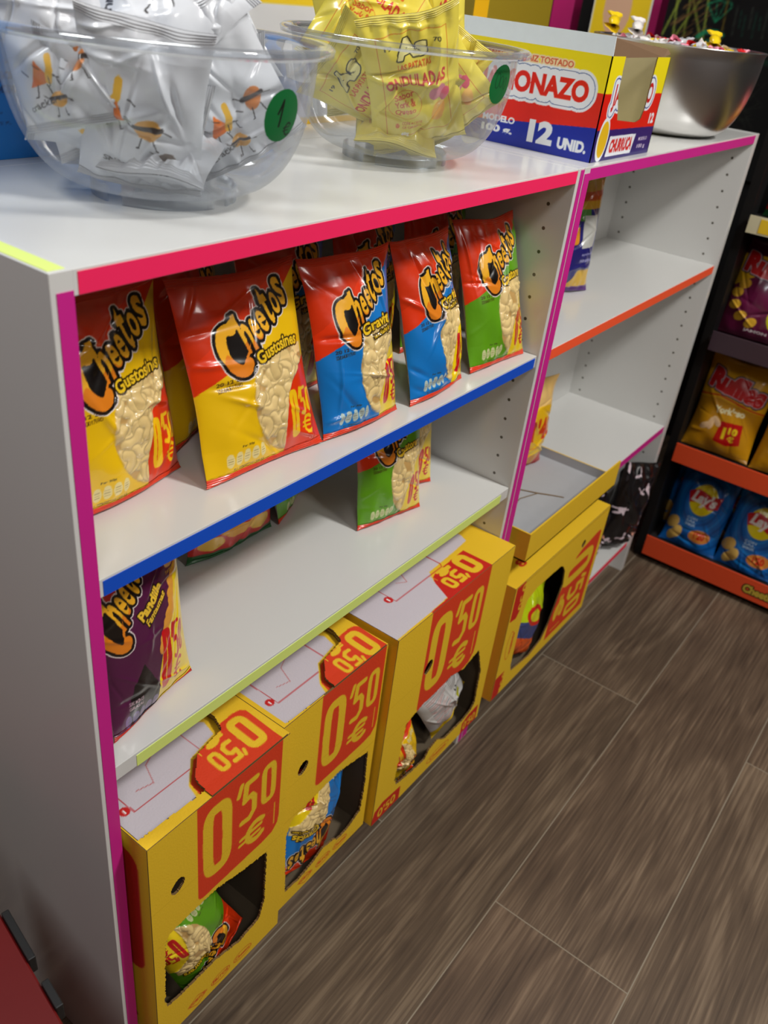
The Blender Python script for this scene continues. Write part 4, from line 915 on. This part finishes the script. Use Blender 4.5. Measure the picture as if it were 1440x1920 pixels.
# ================================================================ BOXES ON TOP
# snack box with open flaps
def churruca():
    x0, x1, y0, y1, hh = .847, 1.053, .014, .25, .1285
    r = thing('snack_box', 'yellow, red and blue snack box with its flaps open', 'cardboard box', ((x0+x1)/2, (y0+y1)/2, H)); ox, oy = (x0+x1)/2, (y0+y1)/2
    mm = [mat_art('glossy_printed_card', .35, .2), mat('buff_card_inside', (196, 184, 140), .7), M_kraftd]
    Ye, Re, Bl, Wh = (246, 226, 20), (226, 30, 14), (0, 34, 160), (236, 240, 246)
    # left face (runs back in y): art coordinate u = distance from far end so text reads left to right
    L_ = y1-y0
    cv = Canvas(0, L_, 0, hh, .0008, Ye); u = lambda y: y1-y
    cv.poly([(0, 0), (L_, 0), (L_, .0845), (0, .0845)], Re); cv.poly([(0, 0), (L_, 0), (L_, .0435), (u(.19), .028), (0, .022)], Bl)
    # word panel following the letters
    wx0, wx1 = u(.034)-.172, u(.034); mm_ = np.zeros((cv.H, cv.W), bool)
    V, T = text_tris('JAMONAZO', .02); P = V*[wx1-wx0-.006, .034]+[wx0+.003, .062]
    m = cv.tri(np.zeros((cv.H, cv.W), bool), P[T]); cv.fill(cv.dil(m, .0122), Wh); cv.fill(cv.dil(m, .0088), (20, 60, 130)); cv.fill(cv.dil(m, .0078), Wh)
    V, T = text_tris('JAMONAZO', .05); P = V*[wx1-wx0-.006, .034]+[wx0+.003, .062]; cv.fill(cv.tri(np.zeros((cv.H, cv.W), bool), P[T]), Re)
    m = cv.text('SNACK DE MAIZ TOSTADO', u(.066)-.13, .108, .13, .0075, 0, (214, 70, 40), .02); cv.fill(cv.dil(m, .002) & ~m, (244, 220, 170))
    cv.text('12', u(.115), .0105, .039, .029, 0, Wh, .06); cv.text('UNID.', u(.068), .0095, .044, .015, 0, Wh, .06)
    cv.text('MODELO', u(.19), .0275, .052, .0085, 0, Wh, .05); cv.text('100 g.', u(.19), .0115, .051, .012, 0, Wh, .06)
    canvas_panel('side_panel', cv, lambda X, Y: (x0-ox, (y1-X)-oy, Y), mm, r, .0015)
    W2_ = x1-x0
    cv = Canvas(0, W2_, 0, hh, .0008, Ye); f = lambda x: x-x0
    cv.poly([(0, 0), (W2_, 0), (W2_, .0815), (0, .0845)], Re); cv.poly([(0, 0), (W2_, 0), (W2_, .037), (0, .0405)], (46, 30, 110))
    V, T = text_tris('JAMONAZO', .03); P = V*[.138, .034]+[.03, .062]
    m = cv.tri(np.zeros((cv.H, cv.W), bool), P[T]); cv.fill(cv.dil(m, .0105), Wh); cv.fill(cv.dil(m, .0075), (40, 60, 140)); cv.fill(cv.dil(m, .006), Wh); cv.fill(m, (206, 30, 24))
    cv.ell(.026, .028, .0175, .028, Wh, -.1); cv.ell(.027, .028, .014, .023, (236, 190, 30), -.1)
    cv.poly([(.045, .005), (.134, .0045), (.142, .030), (.05, .031)], Wh); cv.text('CHURRUCA', .055, .009, .078, .018, .0, (214, 40, 40), .06, shear=.15)
    cv.text('12', W2_-.028, .042, .018, .014, 0, Wh, .05); cv.text('MODELO', W2_-.05, .0195, .032, .005, 0, (214, 200, 220), .03); cv.text('100 g', W2_-.05, .008, .03, .007, 0, (214, 200, 220), .03)
    hole = cv.poly([(f(.8895), .14), (f(.8905), .087), (f(.9085), .0515), (f(.975), .046), (f(.992), .0495), (f(.9985), .062), (f(1.0), .10), (f(1.003), .14)]); cv.a[hole] = 0
    canvas_panel('window_panel', cv, lambda X, Y: (X+x0-ox, y0-oy, Y), mm, r, .0015)
    cv = Canvas(y0, y1, 0, hh, .01, Ye); canvas_panel('side_panel', cv, lambda X, Y: (x1-ox, X-oy, Y), mm, r, .0015)
    cv = Canvas(x0, x1, 0, hh, .01, Ye); canvas_panel('back_panel', cv, lambda X, Y: (X-ox, y1-oy, Y), mm, r, .0015, flip=True)
    b = MB(); b.box((x0-ox+.002, y0-oy+.002, 0), (x1-ox-.002, y1-oy-.002, .0015)); b.build('base_panel', [mm[1]], r)
    # flaps
    mw = mat('white_card_inside', (226, 236, 240), .6); a = [x0-ox, y0-oy, y1-oy, x1-ox]
    b = MB(); V = [(a[0], a[1], hh), (a[0], a[2], hh), (a[0]+.002, a[2]-.004, hh+.022), (a[0]+.002, a[1]+.002, hh+.022)]
    V2 = [(x+.0012, y, z) for x, y, z in V]; b.add(V+V2, [(0, 1, 2, 3), (7, 6, 5, 4), (0, 3, 7, 4), (3, 2, 6, 7), (2, 1, 5, 6), (0, 4, 5, 1)]); o = b.build('top_flap', [mw], r); o['label'] = 'white inside of the folded flap'
    b = MB(); V = [(a[0]+.004, a[1], hh-.002), (a[3]-.03, a[1], hh), (a[3]-.002, a[1]+.001, hh+.004), (a[3]-.004, a[1]+.006, hh+.01), (a[0]+.004, a[1]+.004, hh+.0205)]
    V2 = [(x, y+.0012, z) for x, y, z in V]; b.add(V+V2, [(0, 1, 2, 3, 4), (9, 8, 7, 6, 5), (0, 4, 9, 5), (4, 3, 8, 9), (3, 2, 7, 8), (2, 1, 6, 7), (1, 0, 5, 6)]); o = b.build('top_flap', [mat('brown_flap', (120, 92, 66), .8)], r); o['label'] = 'brown inside of the short flap'
    return r
churruca()
cb = (.94, .09)
bag('n2b', A_nut[2], (.93, .075, H+.008), 'small white wrapped snack seen through the window of the snack box', R=R3(D(-30), D(-40), D(10)), sx=.55, sz=.45, seed=3)
def plainbox(name, label, a, bb, cf, draw, side, dr=.0016):
    ox, oy = (a[0]+bb[0])/2, (a[1]+bb[1])/2
    r = thing(name, label, 'cardboard box', (ox, oy, a[2])); m = mat_art(name+'_print', .45, .2)
    cv = Canvas(a[0], bb[0], 0, bb[2]-a[2], dr, cf); draw(cv); canvas_panel('front_panel', cv, lambda X, Y: (X-ox, a[1]-oy, Y), [m], r)
    q = MB(); q.box((a[0]-ox, a[1]-oy+.0006, 0), (bb[0]-ox, bb[1]-oy, bb[2]-a[2])); q.build('box_body', [side], r, bevel=.001)
    return r
def d_blue(cv):
    rg = random.Random(1)
    for k in range(22):
        z = .2-k*.0085
        if z < .03: break
        cv.text(('%s' % ('ingredientes harina trigo azucar', 'conservar en lugar fresco y seco', 'puede contener trazas de soja')[k % 3]), -.05 if k % 4 else 0.0, z, .2+.02*(k % 3), .0042, 0, (14, 60, 120), .0)
    for k, t_ in enumerate(('CWAC-DE-C002', 'C-INS-C001')): cv.text(t_, .145, .068-k*.011, .045, .007, 0, (20, 40, 80), .04)
    cv.poly([(cv.x0, .255), (cv.x1, .255), (cv.x1, .3), (cv.x0, .3)], (10, 80, 160))
plainbox('blue_box', 'tall blue box standing behind the left clear bowl', (-.06, .303, H), (.30, .43, H+.3), (14, 122, 206), d_blue, mat('blue_card', (14, 110, 190), .45))
def d_mid(cv):
    cv.poly([(cv.x0, 0), (cv.x1, 0), (cv.x1, .009), (cv.x0, .009)], (226, 180, 20)); cv.poly([(cv.x0, .05), (cv.x1, .05), (cv.x1, .06), (cv.x0, .06)], (226, 226, 230)); cv.ell(.648, .085, .013, .024, (20, 50, 110)); cv.ell(.648, .085, .006, .014, (206, 206, 208))
    cv.poly([(cv.x0, .14), (cv.x1, .14), (cv.x1, .2), (cv.x0, .2)], (226, 190, 20))
plainbox('grey_box', 'grey box with yellow foot showing between the two clear bowls', (.48, .358, H), (.80, .5, H+.16), (206, 206, 208), d_mid, mat('grey_card', (206, 206, 208), .5))
def d_yb(cv):
    rg = np.random.RandomState(1); cv.poly([(cv.x0, 0), (cv.x0+.05, 0), (cv.x0+.05, .3), (cv.x0, .3)], (236, 180, 20))
plainbox('olive_carton', 'olive and yellow carton on the rear bookcase behind the snack box', (1.19, .44, H), (1.485, .55, H+.3), (150, 128, 30), d_yb, mat('olive_card', (140, 120, 30), .6))
b = MB(); b.box((1.18, .36, H), (1.5, .43, H+.028)); o = b.build('pink_packet', [mat('pale_pink_card', (226, 160, 150), .5)], bevel=.003); tag(o, 'low pale pink packet lying in front of the olive carton', 'packet')

# ================================================================ RIGHT WALL: CHALK DRAWINGS AND PINK FRAME
M_pink = mat('pink_paint', (226, 40, 130), .5)
cvb = Canvas(-.9, 1.0, .85, 1.75, .004, (16, 16, 15))
cb_ = lambda y: -y
def chalk(pts, w_, c): cvb.stroke([(-y, z) for y, z in pts], w_, c, .85)
G_, Yg, Br = (40, 190, 130), (190, 215, 80), (165, 125, 75)
for p in ([(.5405, 1.30), (.575, 1.19)], [(.5177, 1.30), (.51, 1.17)], [(.5177, 1.30), (.455, 1.18)], [(.47, 1.32), (.452, 1.18)], [(.56, 1.32), (.5405, 1.18)], [(.5405, 1.18), (.47, 1.32)]): chalk(p, .006, Yg)
rg = random.Random(3)
for k in range(22):
    a = rg.uniform(.46, .56); z = rg.uniform(1.17, 1.27); chalk([(a, z), (a-.035, z+.028)], .003, Br)
chalk([(.455, 1.28), (.44, 1.288), (.40, 1.285), (.395, 1.275), (.43, 1.235), (.465, 1.278), (.455, 1.28)], .004, G_); chalk([(.43, 1.235), (.44, 1.285)], .003, G_); chalk([(.43, 1.235), (.415, 1.285)], .003, G_)
chalk([(.47, 1.195), (.45, 1.21), (.42, 1.212), (.40, 1.205)], .012, G_); chalk([(.455, 1.175), (.44, 1.19), (.42, 1.186), (.41, 1.17)], .005, G_)
for k in range(9): chalk([(.38-k*.014, 1.28-.01*(k % 3)), (.375-k*.014, 1.21+.02*(k % 2))], .005, (20, 70, 54) if k % 3 else (60, 70, 60))
chalk([(.39, 1.165), (.2, 1.15)], .014, (18, 70, 50))
for k in range(26): chalk([(.33-.02*rg.random(), .98+.12*rg.random()), (.32-.09*rg.random(), .98+.13*rg.random())], .0022, (44, 50, 40))
chalk([(.4, 1.75), (.4125, 1.3), (.4, 1.17), (.395, 1.1)], .005, (150, 130, 50))
for k in range(7): chalk([(.76-.02*k, 1.27+.01*(k % 2)), (.775-.02*k, 1.21)], .007, (190, 210, 70))
chalk([(.70, 1.19), (.67, 1.205), (.64, 1.2), (.62, 1.19)], .012, (206, 50, 90)); chalk([(.71, 1.175), (.62, 1.172)], .006, (206, 50, 90))
cbo = canvas_panel('chalkboard', cvb, lambda X, Y: (2.478, -X, Y), [mat_art('chalk_on_black', .8)], None, .0)
b = MB(); b.box((2.479, -1.0, .85), (2.499, .9, 1.75)); bo = b.build('board_backing', [M_black], cbo); tag(cbo, 'black chalkboard with green diamond and yellow zigzag drawings', 'chalkboard')
fr = thing('display_stand', 'bright pink upright stand in front of the chalkboard', 'display stand', (2.2, .64, 0))
b = MB(); b.box((-.02, .09, 0), (.03, .155, 1.8)); b.build('post', [M_pink], fr, bevel=.002)
b = MB(); b.box((-.02, -.155, 0), (.03, -.118, 1.8)); b.build('post', [M_pink], fr, bevel=.002)
b = MB(); b.box((-.02, -.118, 1.76), (.03, .09, 1.8)); b.build('rail', [M_pink], fr, bevel=.002)
sg = thing('yellow_sign', 'yellow rounded display sign standing above the sweets', 'sign', (1.9, .47, H-1.062))
cv = Canvas(-.1, .1, 1.0, 1.42, .003, (236, 200, 20)); cv.a[~cv.rrect(-.075, .9, .075, 1.40, .06)] = 0
m = cv.rrect(-.075, .9, .075, 1.4, .06); cv.fill(m & ~cv.rrect(-.069, .9, .069, 1.394, .055), (225, 225, 228)); cv.ell(-.01, 1.24, .034, .06, (216, 172, 140))
pc = canvas_panel('sign_panel', cv, lambda X, Y: (0, -X, Y), [mat_art('sign_print', .5), mat('sign_rim', (230, 230, 230), .5)], sg, .004)
b = MB(); b.tube([(.006, 0, 0), (.006, 0, 1.02)], .008); b.box((-.06, -.09, 0), (.07, .09, .01)); b.build('stand', [mat('grey_metal', (120, 120, 120), .4, .8)], sg)

# ================================================================ SNACK GONDOLA ON THE RIGHT
gd = thing('snack_gondola', 'black metal shop shelving with orange price rails on the right', 'shelving unit', (1.68, -.01, 0))
M_bm = mat('black_metal', (12, 12, 12), .5); M_dm = mat('dark_shelf', (40, 36, 36), .5)
M_rail = mat('orange_red_rail', (228, 80, 40), .35, noise=.02); M_raild = mat('dark_plum_rail', (66, 48, 58), .4)
b = MB(); b.box((.02, .0, 0), (.44, .02, 1.75)); b.build('end_panel', [M_bm], gd)
b = MB(); b.box((.42, -1.5, 0), (.44, .0, 1.75)); b.build('back_panel', [M_bm], gd)
b = MB(); b.box((.05, -1.5, 0), (.42, .0, .02)); b.build('plinth', [M_bm], gd)
for z0, z1, m, x in ((.02, .078, M_rail, 0), (.302, .352, M_rail, 0), (.596, .642, M_raild, .0), (.864, .90, None, .0)):
    b = MB(); b.box((x+.004, -1.5, z0+.02), (.42, .0, z0+.028)); b.build('shelf', [M_dm], gd)
    if m:
        b = MB(); b.box((x, -1.5, z0), (x+.004, -.005, z1)); b.build('price_rail', [m], gd, bevel=.001)
    else:
        b = MB(); b.box((x, -1.5, z0), (x+.004, -.005, z1)); q = b.build('price_rail', [mat('cream_rail', (214, 206, 170), .4)], gd)
        b = MB(); b.box((x-.001, -1.5, z0+.004), (x, -.03, z1-.004)); b.build('price_strip', [mat('yellow_strip', (236, 196, 30), .4)], q)
cv = Canvas(-.07, .07, -.022, .022, .0009, (205, 58, 28)); m = cv.ell(0, 0, .001, .001)
tri_logo(cv, -.055, -.012, .11, .024, 0); cv.a[:] = 0
V_, T_ = text_tris('Cheetos', .06); P = V_*[.085, .026]+[-.042, -.013]; m = cv.tri(np.zeros((cv.H, cv.W), bool), P[T_]); cv.fill(cv.dil(m, .003), (30, 26, 14)); cv.fill(m, (196, 170, 60)); cv.a[cv.dil(m, .003)] = 1
canvas_panel('rail_badge', cv, lambda X, Y: (-.0008, -.312-X, Y*.9+.049), [mat_art('badge_print', .4)], gd)
def gbag(key, cv, y, z, lab, lean, grp, seed, x=1.745, sx=1., sz=1., T=.06, yaw=-90, back=(190, 180, 160)):
    return bag(key, cv, (x, y, z), lab, yaw=D(yaw), lean=D(lean), group=grp, seed=seed, sx=sx, sz=sz, T=T, back=back)
GL, GR, GP = "blue crisp bags on the gondola's bottom shelf", "gold crisp bags on the gondola's second shelf", 'purple crisp bags above the plum rail'
gbag('lays1', A_lays, -.105, .050, 'blue crisp bag nearest the bookcase on the bottom gondola shelf', 14, GL, 301, sx=.98, sz=1.1)
gbag('lays2', A_lays, -.258, .050, 'blue crisp bag second from the bookcase on the bottom gondola shelf', 16, GL, 302, sx=1.05, sz=1.08)
gbag('lays1', A_lays, -.06, .050, 'blue crisp bag peeking out behind the first one, in the corner', 4, GL, 301, x=1.83, sx=.95, sz=1.08)
gbag('lays2', A_lays, -.2, .050, 'blue crisp bag in the second row between the two front ones', 6, GL, 302, x=1.83, sx=.95, sz=1.05)
gbag('ruf1', A_ruf, -.092, .332, 'gold crisp bag with 1 euro price nearest the bookcase', 12, GR, 303, sx=1.1, sz=1.16, T=.075)
gbag('ruf2', A_ruf, -.258, .332, 'gold crisp bag cut off by the right edge of the photo', 12, GR, 304, sx=1.0, sz=1.1, T=.075, yaw=-86)
gbag('ruf1', A_ruf, -.07, .332, 'gold crisp bag in shadow behind the front gold one', 4, GR, 303, x=1.85, sx=.95, sz=1.1)
gbag('rufp', A_rufp, -.085, .626, 'purple and gold crisp bag above the plum rail', 12, GP, 305, sx=1.12, sz=1.06, T=.075, back=(90, 20, 60))
gbag('mixr', A_mix, -.1, .894, 'red and gold bag on the top gondola shelf, mostly out of frame', 8, None, 306, sx=1., sz=.95, T=.07)

# ================================================================ RED CRATE AT LOWER LEFT
cr_ = thing('red_crate', 'red plastic crate with black edge clips in the lower left corner', 'crate', (-.098, .03, 0), -.18)
M_rc = mat('red_plastic', (100, 7, 6), .45); M_bc = mat('black_clip', (24, 24, 24), .5)
b = MB(); x1, x0, ya, yb, zt = -.002, -.34, -.35, .18, .45
b.box((x0, ya, .001), (x1, yb, .006)); b.build('crate_floor', [M_rc], cr_)
for nm, a, c in (('crate_wall', (x0, ya, .006), (x0+.006, yb, zt)), ('crate_wall', (x1-.006, ya, .006), (x1, yb, zt)), ('crate_wall', (x0+.006, ya, .006), (x1-.006, ya+.006, zt)), ('crate_wall', (x0+.006, yb-.006, .006), (x1-.006, yb, zt)), ('crate_lid', (x0-.002, ya, zt), (x1+.002, yb, zt+.008))):
    b = MB(); b.box(a, c); b.build(nm, [M_rc], cr_, bevel=.002)
for ya_, yb_ in ((-.06, .0), (-.115, -.085)):
    b = MB(); b.box((x1+.002, ya_, zt-.01), (x1+.009, yb_, zt+.012)); b.build('clip', [M_bc], cr_, bevel=.001)
